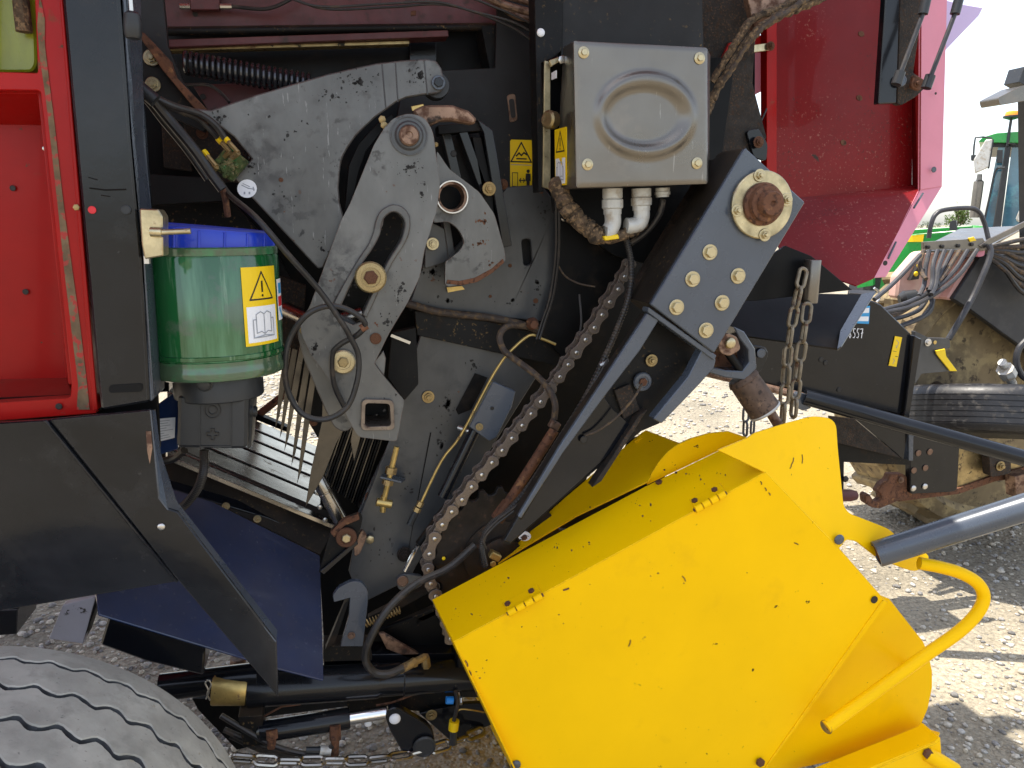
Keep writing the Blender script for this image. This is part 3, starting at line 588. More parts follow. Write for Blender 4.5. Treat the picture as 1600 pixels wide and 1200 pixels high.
plate('rust_scrape', [(228, 674), (236, 674), (238, 700), (234, 725), (230, 705)], 1.3205, .002, M['rustl'], sp_, bev=0)
nv = pl3((160, 955, 1.42), (505, 1062, 1.50), (500, 868, 1.80))
nd = psheet('sky_tint_deflector', nv, [(235, 760), (262, 762), (332, 784), (500, 868), (506, 1063), (436, 1045), (155, 960), (150, 925)], .005, M['navy'], B, bev=.0012, label='deflector sheet tinted navy for reflected sky, below the drop floor')
fe = pl3((250, 720, 1.86), (520, 812, 1.86), (500, 866, 1.80))
fb = psheet('floor_edge_beam', fe, [(243, 712), (275, 699), (520, 802), (518, 835), (500, 867), (332, 783), (246, 756)], .02, M['blackd'], B)
psheet('beam_strip', pl3((250, 737, 1.83), (520, 850, 1.83), (500, 866, 1.79)), [(246, 744), (420, 795), (500, 832), (500, 845), (418, 809), (246, 757)], .004, M['black'], fb)
for x, y in ((251, 752), (353, 791), (402, 811)): bolt(x, y, 1.80, 6, fb, 'stud', 'zincd', n=fe.n)

# --- drop floor slats, knives and scraper strips
ys = [600, 617, 634, 653, 676, 703]; yr = [710, 727, 744, 762, 786, 814]; Yk = [2.55, 2.38, 2.22, 2.08, 1.96, 1.86]
ff = pl3((270, 703, 1.86), (530, 814, 1.86), (400, 655, 2.55))
df = empty('drop_floor', at(400, 720, 2.1), parent=B)
for k in range(5):
    a, b = k, k + 1
    psheet('floor_slat', ff, [(262, ys[a] - 1), (530, yr[a] + 2), (530, yr[b] - 2), (262, ys[b] - 5)], .006, M['steel'], df, bev=.0015)
psheet('floor_front_lip', ff, [(262, 700), (530, 816), (530, 824), (262, 712)], .01, M['steel'], df)
psheet('floor_under_tray', pl3((270, 708, 1.88), (530, 819, 1.88), (400, 660, 2.57)), [(262, 600), (530, 712), (530, 822), (262, 708)], .004, M['blackx'], df)
plate('floor_rear_bar', [(385, 640), (450, 668), (450, 676), (385, 650)], 2.6, .04, M['blackx'], df)
hose('floor_arm', [(395, 655, 2.62), (440, 620, 2.62), (470, 596, 2.62)], 6, M['rust'], df, sm=0)
tips = [(430, 671), (437, 686), (444, 706), (455, 729), (464, 757), (477, 793)]; Lx = [450, 461, 472, 484, 496, 508]
kn = empty('knife_bank', at(480, 620, 1.75), parent=B)
for k, ((tx, ty), lx) in enumerate(zip(tips, Lx)):
    Yq = 1.86 - .035 * k; w = 8 if k < 5 else 56
    if k == 5: plate('knife_blade', [(477, 793), (486, 735), (503, 660), (508, 520), (566, 520), (547, 655), (526, 692), (505, 745)], Yq, .004, M['blade'], kn, bev=.0008); continue
    plate('knife_blade', [(tx, ty), ((tx + lx) / 2 - 3, (ty + 520) / 2), (lx, 520), (lx + w, 520), ((tx + lx) / 2 + (7 if k < 5 else 48), (ty + 520) / 2), (tx + (13 if k < 5 else 38), ty - 55), (tx + (7 if k < 5 else 12), ty - 22)], Yq, .004, M['blade'], kn, bev=.0008)
plate('knife_blade', [(553, 722), (548, 690), (556, 640), (572, 640), (562, 690)], 1.66, .004, M['blade'], kn)
bolt(490, 660, 1.67, 6, kn, 'stud', 'rust')
plate('knife_gap_filler', [(446, 500), (560, 500), (552, 640), (520, 700), (500, 690), (470, 640), (448, 600)], 1.91, .006, M['blackx'], kn)  # added black sheet, keeps the gaps between the blades dark
sc = empty('scraper_comb', at(560, 730, 1.8), parent=B)
plate('comb_gap_filler', [(505, 655), (625, 655), (600, 715), (556, 830), (500, 790)], 1.93, .006, M['blackx'], sc)  # added black sheet, stops light bleeding between the strips
for k in range(17):
    x0, x1, y0, y1 = 534 + 4.4 * k, 502 + 3.6 * k, 660, 752 + 2.6 * k
    plate('comb_strip', [(x0, y0), (x0 + 2.1 + (k % 3 == 0) * 1.2, y0), (x1 + 2.0, y1), (x1, y1)], 1.83 - .004 * (k % 4), .03, M['blade'] if k % 3 == 1 else M['blackx'], sc, bev=0)
plate('wear_strip', [(598, 715), (611, 688), (590, 755), (568, 815), (556, 812), (574, 765)], 1.765, .015, M['greyl'], B)
plate('strip_slot', circ(575, 781, 5, 14, 12), 1.763, .003, M['rust'], B, bev=0)
g = G(); A, Bq = at(494, 742, 1.72), at(535, 818, 1.72); r0 = 11.5 * mpp(515, 780, 1.72)
lathe(g, A, Bq - A, [(r0 * .9, 0), (r0, .004), (r0, .042), (r0 * .96, .043), (r0 * .96, .046), (r0, .047), (r0, (Bq - A).length)], 20); build('polished_roller', g, M['steel'], B)
for x, y in ((500, 792), (508, 812), (496, 770)): bolt(x, y, 1.76, 4, B, 'nut', 'pin')
pv = plate('pivot_bracket', rc([(498, 896), (517, 829), (537, 811), (560, 802), (567, 808), (560, 842), (552, 852)], [2, 8, 10, 8, 4, 6, 6]), 1.66, .012, M['blackd'], B)
plate('pivot_edge', [(516, 832), (536, 812), (560, 803), (562, 812), (538, 822), (522, 840)], 1.657, .014, M['rust'], pv)
bolt(541, 839, 1.655, 16, pv, 'roller', 'rust', 'zinc', name='pivot_pin')
plate('pivot_arm', [(500, 893), (556, 845), (560, 850), (506, 898)], 1.65, .02, M['black'], pv)
plate('pivot_lug', rc([(552, 848), (566, 828), (574, 838), (562, 866), (554, 870)], 4), 1.67, .012, M['rustl'], pv)

# --- main grey plates
plate('side_plate', [(630, 125), (690, 110), (774, 106), (778, -40), (842, -40), (868, 290), (905, 470), (860, 508), (640, 486), (600, 300)], 1.80, .012, M['charcoal'], B)
gw = plate('lit_chamber_plate', [(655, 430), (668, 392), (700, 400), (760, 330), (792, 292), (846, 288), (872, 322), (869, 420), (860, 468), (846, 502), (792, 497), (700, 487), (640, 475)], 1.755, .012, M['greyl'], B, holes=[rc([(815, 374), (829, 373), (832, 412), (819, 416)], 6)], bev=.002)  # lower area made a greyer plate for the bright ground it reflects
plate('slot_hole', rc([(792, 148), (805, 146), (809, 188), (797, 192)], 5), 1.797, .004, M['rustl'], B, bev=.001)
plate('slot_hole', rc([(795, 155), (803, 154), (806, 183), (799, 185)], 4), 1.795, .004, M['ink'], B, bev=0)
for x, y, r in ((766, 463, 2.5), (846, 300, 3), (837, 470, 4), (797, 415, 3)): bolt(x, y, 1.754, r, gw, 'plug', 'rust')
fr = empty('inner_channel', at(740, 300, 1.74), parent=B)
for pts, Yq, mk in (([(746, 186), (760, 196), (770, 204), (800, 384), (786, 387), (756, 208)], 1.70, 'black'), ([(738, 214), (752, 214), (770, 300), (776, 385), (762, 388), (754, 300)], 1.72, 'blackx'), ([(690, 205), (704, 204), (748, 390), (734, 392)], 1.73, 'black'), ([(716, 204), (730, 203), (764, 300), (752, 302)], 1.72, 'black'), ([(684, 196), (752, 190), (756, 204), (686, 210)], 1.715, 'blackd'), ([(690, 330), (700, 328), (715, 420), (704, 424)], 1.72, 'greyl')):
    plate('channel_bar', pts, Yq, .05, M[mk], fr)
bolt(709, 240, 1.729, 5, fr, 'plug', 'ink'); bolt(764, 295, 1.69, 11, fr, 'stud', 'brass'); bolt(786, 288, 1.72, 8, fr, 'stud', 'rust'); bolt(676, 381, 1.70, 10, fr, 'stud', 'zinc'); bolt(681, 226, 1.7, 4, fr, 'nut', 'brass')
plate('slotted_bracket', rc([(664, 345), (680, 350), (700, 360), (712, 400), (690, 412), (664, 420)], 4), 1.725, .012, M['greyl'], fr)

# sector plate
spts = [(292, 168), (330, 172), (400, 148), (455, 132), (507, 117), (545, 108), (587, 99), (630, 94), (667, 92), (682, 95), (690, 107), (696, 133), (690, 142), (682, 146), (660, 148), (635, 152), (618, 160), (603, 171), (586, 183), (571, 197), (556, 212), (544, 229), (536, 244), (532, 259), (529, 293), (531, 316), (538, 344), (505, 418), (497, 420), (378, 292), (366, 276), (394, 248), (366, 214), (335, 190)]
sec = plate('sector_plate', spts, 1.60, .014, M['grey'], B, bev=.0022, label='large grey sector plate with curved cut beside the slotted lever')
for x0, y0, x1, y1 in ((597, 100, 603, 170), (618, 98, 622, 160), (663, 94, 668, 148)):
    plate('weld_seam', [(x0 - 1, y0), (x0 + 1, y0), (x1 + 1, y1), (x1 - 1, y1)], 1.5985, .003, M['greyl'], sec, bev=.0008)
g = G(); lathe(g, at(683, 133, 1.615), (0, 1, 0), [(.024, 0), (.026, .003), (.026, .03), (.024, .033)], 26); build('guide_roller', g, M['plast'], sec)
bolt(685, 129, 1.597, 11, sec, 'hex', 'slate', 'black'); bolt(439, 281, 1.599, 3.5, sec, 'plug', 'rust')
f = quadmap((370, 280), (402, 280), (402, 310), (370, 310), 1.599)
sticker('round_label', f, [('poly', 'paper', [(.5 + .48 * math.cos(t * .3142), .47 + .46 * math.sin(t * .3142)) for t in range(20)]), ('line', 'inkg', [(.25, .3), (.55, .45), (.85, .5)], .05), ('line', 'inkg', [(.3, .22), (.62, .37)], .04), ('line', 'inkg', [(.38, .66), (.38, .72)], .08), ('line', 'inkg', [(.62, .66), (.62, .72)], .08), ('line', 'inkg', [(.8, .4), (.84, .56)], .05)], sec)
plate('curved_shield', [(545, 258), (560, 225), (590, 192), (612, 178), (618, 188), (596, 206), (572, 236), (560, 270), (548, 330), (538, 330)], 1.64, .02, M['blackx'], sec, bev=.001)
for x, y in ((597, 187), (600, 196), (690, 172)): bolt(x, y, 1.60, 6, sec, 'nut', 'brass')
g = G(); hexa(g, px([(642, 166), (662, 162), (663, 170), (644, 174)], 1.59), px([(642, 166), (662, 162), (663, 170), (644, 174)], 1.62)); build('brass_shim', g, M['gold'], B, .001)
plate('curved_handle', [(645, 172), (660, 165), (675, 164), (707, 164), (733, 173), (744, 184), (745, 190), (740, 194), (709, 188), (690, 188), (676, 194), (660, 196)], 1.575, .03, M['rustl'], B, bev=.006, label='copper coloured worn curved handle above the hook plate')

# slotted lever
lob = plate('lever_back_plate', rc([(470, 494), (505, 478), (560, 505), (560, 640), (553, 668), (538, 676), (522, 668), (508, 640), (474, 560), (464, 522)], [10, 6, 10, 4, 8, 8, 8, 8, 8, 8]), 1.585, .012, M['grey'], B, bev=.002)
lpts = rc([(600, 200), (615, 184), (640, 176), (664, 184), (677, 205), (681, 240), (688, 288), (683, 327), (664, 388), (656, 433), (637, 473), (608, 521), (585, 568), (600, 588), (632, 626), (620, 690), (561, 683), (551, 668), (512, 590), (484, 552), (470, 520), (470, 500), (483, 481), (517, 388), (533, 345), (547, 318), (584, 227)], [8, 10, 12, 10, 12, 8, 10, 8, 8, 8, 8, 3, 3, 2, 4, 5, 5, 3, 4, 8, 8, 8, 4, 3, 3, 3, 6])
slot = [(598, 352), (600, 340), (607, 332), (616, 329), (626, 332), (632, 341), (633, 358), (628, 376), (612, 405), (592, 446), (573, 490), (566, 503), (552, 508), (530, 498), (521, 472), (534, 448), (560, 406), (578, 382), (592, 366)]
lev = plate('slotted_lever', lpts, 1.55, .014, M['grey'], B, holes=[slot, rc([(570, 628), (611, 630), (612, 668), (568, 668)], 8)], bev=.0022, label='grey stained lever with inverted U slot and square socket')
# raised rim round the slot
outer = [(521, 474), (541, 436), (560, 404), (575, 382), (583, 362), (587, 344), (596, 328), (615, 319), (633, 326), (641, 342), (640, 362), (632, 382), (613, 412), (594, 452), (573, 497)]
inner = [(532, 480), (548, 446), (568, 410), (584, 386), (594, 366), (598, 346), (605, 336), (616, 331), (626, 336), (632, 346), (631, 360), (625, 378), (606, 408), (586, 448), (566, 492)]
plate('slot_rim', [tuple(p) [:2] for p in cat([(a, b, 0) for a, b in outer], 3)] + [tuple(p)[:2] for p in reversed(cat([(a, b, 0) for a, b in inner], 3))], 1.543, .05, M['grey'], lev, bev=.002)
bolt(579, 433, 1.535, 24.5, lev, 'roller', 'zincd', 'rust', name='slot_roller'); bolt(536, 565, 1.545, 19, lev, 'roller', 'zinc', 'zincd', name='pivot_bolt')
bolt(587, 529, 1.548, 9, lev, 'plug', 'rust'); bolt(474, 516, 1.58, 6, lev, 'stud', 'zincd')
g = G(); lathe(g, at(639, 212, 1.548), (0, -1, 0), [(.036, 0), (.036, .003), (.0335, .003), (.0335, .0012), (.027, .0012), (.027, .005), (.024, .008), (.020, .008), (.018, .014), (.006, .014)], 30); build('pivot_boss', g, M['greyl'], lev)
g = G(); lathe(g, at(639, 212, 1.534), (0, -1, 0), [(.019, 0), (.019, .007), (.016, .011), (.007, .011), (.006, .008)], 24); build('pivot_shaft', g, M['rustl'], lev)
so = rc([(565, 624), (615, 625), (617, 672), (564, 673)], 9); si = rc([(571, 630), (609, 631), (611, 666), (570, 667)], 6)
g = G(); prism(g, [px(so, 1.541), px(si, 1.541)], (0, .12, 0)); build('square_socket', g, M['chain'], lev, .001)
plate('socket_bore', rc([(566, 626), (614, 627), (616, 671), (565, 672)], 8), 1.64, .004, M['blackx'], lev, bev=0)
plate('step_lug', [(584, 566), (599, 548), (603, 560), (600, 588)], 1.56, .014, M['grey'], lev)
plate('rear_arm', [(540, 420), (600, 300), (640, 320), (600, 460), (570, 540), (520, 520)], 1.67, .02, M['blackd'], B)
g = G(); tube(g, [at(446, 483, 1.70), at(484, 500, 1.66)], 12 * mpp(460, 490, 1.7), 16); tube(g, [at(508, 508, 1.63), at(566, 490, 1.63)], 12 * mpp(460, 490, 1.7), 16); build('polished_shaft', g, M['steel'], B)
plate('rusty_spacer', [(438, 430), (478, 446), (474, 500), (466, 548), (434, 536)], 1.80, .02, M['chaff'], B)
plate('gear_block', rc([(612, 520), (650, 512), (654, 600), (632, 626), (606, 590)], 3), 1.70, .03, M['blackd'], B)
plate('white_scraper', [(612, 522), (642, 534), (640, 538), (610, 526)], 1.69, .004, M['pin'], B, bev=0)

F155 = lambda Y: (lambda x, y: at(x, y, Y))
grime([(640, 262, 16, 9, 3), (625, 455, 9, 22, 4), (548, 445, 10, 18, 3), (605, 500, 8, 14, 2), (492, 545, 7, 7, 2), (660, 300, 5, 14, 1), (600, 640, 20, 20, 1)], 230, lev, f=F155(1.5493), seed=3)
grime([(560, 128, 26, 12, 4), (655, 118, 14, 14, 3), (345, 185, 18, 8, 3), (520, 150, 20, 10, 2), (390, 260, 8, 12, 2), (450, 210, 50, 40, 1), (430, 300, 30, 30, 1), (500, 380, 12, 14, 1)], 300, sec, f=F155(1.5993), seed=4)
# hook plate
hpts = rc([(683, 236), (702, 264), (749, 300), (773, 335), (789, 393), (790, 407), (773, 423), (736, 443), (700, 448), (695, 444), (696, 409), (720, 391), (726, 377), (717, 358), (701, 346), (678, 348), (676, 300)], [3, 4, 6, 8, 6, 4, 10, 14, 4, 4, 3, 8, 8, 8, 8, 3, 3])
hk = plate('hook_plate', hpts, 1.645, .016, M['grey'], B, bev=.002, holes=[circ(706, 308, 20, 24)], label='grey hook shaped plate with rusty bushing')
g = G(); lathe(g, at(706, 308, 1.643), (0, -1, 0), [(.034, -.001), (.034, .006), (.0315, .008), (.0315, .004), (.026, .004), (.024, -.03)], 32, 0, capped=False); build('bushing', g, M['rustl'], hk)
g = G(); lathe(g, at(706, 308, 1.643), (0, -1, 0), [(.0335, .004), (.0335, .0085), (.031, .0085), (.031, .004)], 32, 0, capped=False); build('bushing_ring', g, M['pin'], hk)
plate('bushing_back', circ(706, 308, 24, 24), 1.72, .004, M['blackx'], hk, bev=0)
plate('hook_edge_rust', [(697, 443), (720, 446), (745, 441), (770, 426), (788, 410), (786, 404), (768, 420), (742, 434), (718, 439), (699, 437)], 1.6435, .003, M['rust'], hk, bev=.0008)
grime([(755, 345, 10, 10, 2), (748, 380, 12, 6, 2), (770, 412, 10, 8, 1)], 60, hk, 'rust', (.5, 3.5), F155(1.6443), 5, 'rust_stain')
grime([(676, 425, 16, 8, 3), (700, 470, 30, 8, 1), (850, 330, 8, 20, 1), (800, 470, 40, 14, 1), (840, 440, 8, 20, 1)], 150, gw, f=F155(1.7543), seed=6)
plate('yellow_marker', [(698, 449), (722, 447), (726, 452), (700, 457)], 1.74, .003, M['gold'], B, bev=0)
f = quadmap((797, 218), (832, 219), (831, 294), (797, 293), 1.797)
H = f.H
sticker('warning_sticker', f, [('poly', 'stick', [(0, .06), (.06, 0), (.94, 0), (1, .06), (1, H - .06), (.94, H), (.06, H), (0, H - .06)])] + warn_tri(.5, .62, .5, False, .06) + [
    ('line', 'ink', [(.28, .68), (.4, .56), (.5, .66), (.62, .54), (.74, .62)], .07), ('line', 'ink', [(.3, .8), (.72, .8)], .06), ('line', 'inkg', [(.04, 1.06), (.96, 1.06)], .025),
    ('line', 'ink', [(.1, 1.4), (.34, 1.4), (.34, 1.98), (.1, 1.98), (.1, 1.4)], .03), ('line', 'ink', [(.42, 1.72), (.66, 1.72)], .05), ('line', 'ink', [(.48, 1.64), (.42, 1.72), (.48, 1.8)], .04), ('line', 'ink', [(.60, 1.64), (.66, 1.72), (.60, 1.8)], .04),
    ('poly', 'ink', [(.81 + .075 * math.cos(t * .524), 1.32 + .075 * math.sin(t * .524)) for t in range(12)]), ('poly', 'ink', [(.70, 1.42), (.92, 1.42), (.93, 1.74), (.88, 1.74), (.88, 2.06), (.82, 2.06), (.81, 1.8), (.80, 2.06), (.74, 2.06), (.74, 1.74), (.69, 1.74)])], B, label='yellow warning sticker with triangle and keep clear figure')

# --- lower centre: grey plate, rods
lg = plate('lower_side_plate', [(657, 523), (790, 553), (838, 590), (800, 650), (740, 745), (690, 822), (650, 885), (640, 906), (575, 938), (556, 922), (545, 893), (563, 803), (608, 690), (627, 620)], 1.755, .012, M['greyl'], B, bev=.002)
bolt(669, 620, 1.752, 10, lg, 'stud', 'brass')
plate('dark_recess', [(742, 583), (762, 590), (736, 640), (716, 648), (712, 640)], 1.753, .003, M['blackx'], lg, bev=0)
grime([(700, 630, 8, 20, 3), (690, 690, 10, 30, 2), (740, 570, 14, 10, 1), (640, 760, 20, 40, 1), (600, 850, 24, 30, 1)], 160, lg, f=F155(1.7543), seed=7)
plate('fold_line', [(672, 676), (674, 676), (640, 850), (636, 880), (634, 880)], 1.753, .003, M['blackx'], lg, bev=0)
plate('upper_strip', [(648, 486), (700, 490), (792, 508), (884, 538), (872, 572), (790, 554), (652, 524)], 1.74, .03, M['blackd'], B)
hose('edge_hose', [(636, 474, 1.73), (690, 488, 1.73), (770, 497, 1.73), (830, 512, 1.73), (890, 540, 1.73)], 6, M['hoseb'], B)
hose('loop_hose', [(826, 510, 1.70), (795, 509, 1.68), (781, 524, 1.67), (786, 545, 1.66), (800, 558, 1.65), (835, 584, 1.62), (856, 606, 1.6), (867, 630, 1.58), (866, 655, 1.58)], 5, M['hoseb'], B)
g = G(); lathe(g, at(830, 505, 1.7), (0, -1, 0), [(.013, 0), (.015, .01), (.009, .03)], 10); build('hose_union', g, M['rust'], B)
g = G(); boxg(g, at(866, 664, 1.57), (.022, .02, .018), 0, Matrix.Rotation(R(30), 3, 'Y')); build('clamp_block', g, M['rustl'], B, .002)
hose('yellow_rod', [(868, 538, 1.68), (846, 529, 1.68), (827, 524, 1.68), (797, 549, 1.68), (783, 566, 1.68), (763, 599, 1.68), (720, 680, 1.68), (690, 720, 1.68), (656, 790, 1.68)], 2.3, M['gold'], B, sm=4)
g = G(); A, Bq = at(658, 784, 1.68), at(640, 820, 1.68); d = Bq - A; tube(g, [A, A + d * .2], .008, 6); tube(g, [A + d * .25, A + d * .42], .009, 6); build('rod_nut', g, M['brass'], B); g = G(); tube(g, [A + d * .42, Bq], .008, 10); build('rod_socket', g, M['plast'], B)
sb = plate('strut_bracket', [(770, 596), (806, 612), (800, 636), (776, 684), (764, 690), (733, 667)], 1.66, .03, M['slate'], B, bev=.002)
bolt(749, 667, 1.655, 6, sb, 'stud', 'zincd'); bolt(769, 638, 1.659, 3, sb, 'plug', 'ink')
g = G(); tube(g, [at(742, 672, 1.68), at(692, 776, 1.68)], 9 * mpp(720, 700, 1.68), 14); build('gas_strut', g, M['black'], B)
g = G(); tube(g, [at(700, 790, 1.70), at(655, 850, 1.70)], 7 * mpp(720, 700, 1.68), 12); build('strut_end', g, M['blackd'], B)
g = G(); tube(g, [at(716, 668, 1.70), at(740, 676, 1.68)], 4 * mpp(720, 700, 1.68), 10); build('strut_pin', g, M['pin'], B)
g = G(); tube(g, [at(620, 698, 1.70), at(600, 780, 1.70)], 4.4 * mpp(610, 740, 1.7), 10); build('threaded_rod', g, M['gold'], B)
g = G(); [tube(g, [at(x0, y0, 1.70), at(x1, y1, 1.70)], 9 * mpp(610, 740, 1.7), 6) for x0, y0, x1, y1 in ((612, 730, 610, 740), (607, 749, 605, 757))]; build('rod_nut', g, M['brass'], B)
sheet('rod_bracket', [(594, 744, 1.69), (628, 752, 1.69), (634, 748, 1.75), (600, 738, 1.75)], .005, M['slate'], B)
g = G(); tube(g, [at(588, 784, 1.70), at(612, 788, 1.70)], 7 * mpp(610, 740, 1.7), 8); tube(g, [at(600, 774, 1.70), at(598, 800, 1.70)], 5 * mpp(610, 740, 1.7), 8); build('rod_clevis', g, M['gold'], B, .001)
bolt(578, 842, 1.745, 7, lg, 'nut', 'zinc'); bolt(632, 866, 1.74, 12, lg, 'stud', 'chaff')
g = G(); tube(g, [at(652, 852, 1.66), at(632, 892, 1.66)], 3.4 * mpp(640, 870, 1.66), 10); build('link_rod', g, M['chrome'], B)
pl_ = plate('link_plate', rc([(618, 905), (630, 897), (660, 900), (662, 914), (640, 926), (622, 922)], 8), 1.65, .012, M['greyl'], B); bolt(629, 908, 1.648, 9, pl_, 'plug', 'rustl')
plate('lower_brace', [(575, 965), (690, 905), (694, 914), (580, 976)], 1.68, .02, M['blackd'], B)
plate('lower_brace', [(590, 990), (700, 940), (702, 950), (600, 1002)], 1.70, .02, M['blackd'], B)
g = G(); P = []
for i in range(12 * 10 + 1):
    t = i / 120; c = at(570 + 55 * t, 975 - 22 * t, 1.66); a = i / 10 * 2 * math.pi; q = (at(625, 953, 1.66) - at(570, 975, 1.66)).normalized(); u = q.orthogonal().normalized(); P.append(c + (u * math.cos(a) + q.cross(u) * math.sin(a)) * .008)
tube(g, P, .0016, 6); build('small_spring', g, M['brass'], B)
hkp = plate('hook_bracket', rc([(520, 931), (528, 919), (549, 908), (565, 909), (575, 923), (575, 941), (567, 1010), (532, 1010), (545, 965), (547, 934), (522, 941)], [2, 6, 8, 8, 6, 6, 2, 2, 3, 1, 2]), 1.60, .014, M['slate'], B, label='dark grey hook bracket beside the sky tinted deflector')
plate('hook_leg', [(538, 944), (547, 936), (524, 1004), (508, 1016)], 1.605, .02, M['blackd'], hkp); bolt(549, 993, 1.598, 6, hkp, 'hex', 'rustl')
plate('hook_foot', [(505, 1010), (580, 1008), (582, 1032), (505, 1034)], 1.62, .05, M['blackd'], hkp)
plate('lower_web', [(590, 985), (700, 945), (735, 1026), (640, 1022)], 1.70, .01, M['blackx'], B)
plate('tan_strip', [(592, 990), (600, 990), (655, 1022), (648, 1032), (604, 1014)], 1.66, .01, M['rustl'], B)
hose('pressure_hose', [(742, 852, 1.60), (700, 888, 1.58), (650, 912, 1.55), (608, 950, 1.53), (580, 995, 1.52), (571, 1028, 1.52), (584, 1050, 1.52), (606, 1053, 1.52), (630, 1044, 1.53)], 6, M['hoseg'] if False else M['hose'], B)
g = G(); A, Bq = at(624, 1047, 1.53), at(664, 1026, 1.56); d = Bq - A; tube(g, [A, A + d * .55], .0095, 10); tube(g, [A + d * .5, A + d * .62], .011, 6); tube(g, [A + d * .6, Bq], .008, 8); tube(g, [Bq, Bq + Vector((.004, .01, -.03))], .010, 6); build('hose_fitting', g, M['brass'], B)

# --- axle tube, cylinder, underside
g = G(); A, Bq = at(388, 1076, 1.62), at(790, 1050, 1.62); d = Bq - A; r0 = 27.5 * mpp(560, 1068, 1.62)
lathe(g, A, d, [(r0, 0), (r0, d.length * .48), (r0 * .92, d.length * .49), (r0 * .92, d.length * .58), (r0, d.length * .585), (r0 * .93, d.length * .65), (r0 * .93, d.length)], 30); ax = build('axle_tube', g, M['black'], B)
g = G(); lathe(g, at(333, 1072, 1.62), (at(388, 1072, 1.62) - at(333, 1072, 1.62)), [(r0 * .97, 0), (r0, .003), (r0, .068), (r0 * .97, .071)], 30); build('axle_collar', g, M['gold'], ax)
g = G(); lathe(g, at(250, 1074, 1.62), (1, 0, 0), [(r0 * .72, 0), (r0 * .72, .2)], 24); build('axle_stub', g, M['black'], ax)
hose('hair_pin', [(322, 1092, 1.56), (326, 1080, 1.555), (321, 1068, 1.555), (326, 1063, 1.555), (330, 1070, 1.555), (324, 1084, 1.555), (328, 1094, 1.56)], 1.2, M['pin'], ax)
plate('axle_bracket', [(715, 1030), (760, 1020), (760, 1090), (720, 1090)], 1.60, .1, M['blackd'], B)
plate('upper_beam', [(506, 1024), (740, 1020), (740, 1040), (506, 1046)], 1.66, .06, M['black'], B)
cyl = G(); A, Bq = at(402, 1144, 1.58), at(547, 1122, 1.58); d = Bq - A; r0 = 16.5 * mpp(480, 1130, 1.58)
lathe(cyl, A, d, [(r0 * .8, 0), (r0, .006), (r0, d.length * .97), (r0 * .9, d.length)], 24); hc = build('hydraulic_cylinder', cyl, M['black'], B)
g = G(); tube(g, [Bq, at(604, 1113, 1.58)], r0 * .62, 16); build('piston_rod', g, M['chrome'], hc)
for x, y0, y1 in ((424, 1140, 1168), (523, 1132, 1180)):
    g = G(); tube(g, [at(x, y0, 1.56), at(x + 1, (y0 + y1) / 2, 1.555)], .013, 6); tube(g, [at(x + 1, (y0 + y1) / 2, 1.555), at(x, y1, 1.555)], .009, 10); build('oil_fitting', g, M['rust'], hc)
plate('cylinder_mount', [(372, 1120), (410, 1118), (412, 1165), (380, 1168)], 1.57, .05, M['blackd'], hc)
rb = plate('rod_bracket', rc([(602, 1120), (606, 1109), (618, 1105), (630, 1110), (670, 1134), (679, 1150), (679, 1168), (640, 1180), (629, 1176), (609, 1141)], [5, 6, 8, 6, 8, 6, 4, 3, 3, 5]), 1.56, .02, M['black'], B, bev=.002)
bolt(617, 1123, 1.558, 9, rb, 'pan', 'paper', name='pin_head', label='pale pin head'); bolt(663, 1166, 1.555, 18, rb, 'plug', 'plast', name='bush')
bolt(575, 1130, 1.60, 6, rb, 'pan', 'paper', name='pin_head')
plate('brace_plate', [(540, 1095), (640, 1080), (716, 1078), (716, 1098), (660, 1112), (612, 1108), (545, 1112)], 1.66, .015, M['blackd'], B)
plate('side_gusset', [(655, 1115), (722, 1100), (770, 1098), (770, 1132), (704, 1158), (668, 1126)], 1.64, .012, M['black'], B); bolt(674, 1117, 1.635, 9, B, 'stud', 'zincd')
plate('brace_plate', [(392, 1094), (620, 1080), (600, 1098), (560, 1102), (420, 1120), (396, 1128)], 1.70, .02, M['black'], B)
plate('rear_plate', [(300, 1092), (420, 1096), (400, 1165), (370, 1172), (310, 1110)], 1.74, .02, M['blackx'], B)
hose('brown_wire', [(588, 1102, 1.6), (612, 1098, 1.6), (662, 1079, 1.6), (712, 1079, 1.6)], 1.8, M['rust'], B, sm=0); hose('brown_wire', [(400, 1126, 1.6), (440, 1104, 1.6), (470, 1100, 1.6)], 1.6, M['rust'], B, sm=0)
hose('sensor_cable', [(712, 1080, 1.58), (715, 1095, 1.58), (713, 1112, 1.58), (709, 1128, 1.58), (708, 1150, 1.58)], 3.2, M['hose'], B)
g = G(); tube(g, [at(710, 1126, 1.58), at(708, 1140, 1.58)], 8 * mpp(709, 1130, 1.58), 12); build('cable_collar', g, M['stick'], B)
g = G(); tube(g, [at(709, 1138, 1.58), at(708, 1162, 1.58)], 6 * mpp(709, 1130, 1.58), 10); build('sensor_plug', g, M['plast'], B)
g = G(); tube(g, [at(697, 1094, 1.6), at(708, 1094, 1.6)], 6 * mpp(700, 1094, 1.6), 10); build('blue_cap', g, M['blueb'], B); bolt(718, 1094, 1.6, 7, B, 'nut', 'pin', n=(1, -.3, 0))
hose('yellow_wire', [(713, 1112, 1.58), (722, 1108, 1.58), (740, 1110, 1.58), (756, 1113, 1.6)], 1.2, M['gold'], B)
for pts in ([(345, 1118, 1.58), (385, 1142, 1.57), (425, 1164, 1.56), (470, 1177, 1.55), (505, 1178, 1.55), (520, 1164, 1.55)], [(350, 1140, 1.60), (400, 1162, 1.58), (440, 1174, 1.57), (490, 1180, 1.56)], [(360, 1150, 1.62), (410, 1172, 1.6), (460, 1182, 1.6)]):
    hose('lower_hose', pts, 4.5, M['hose'], B)
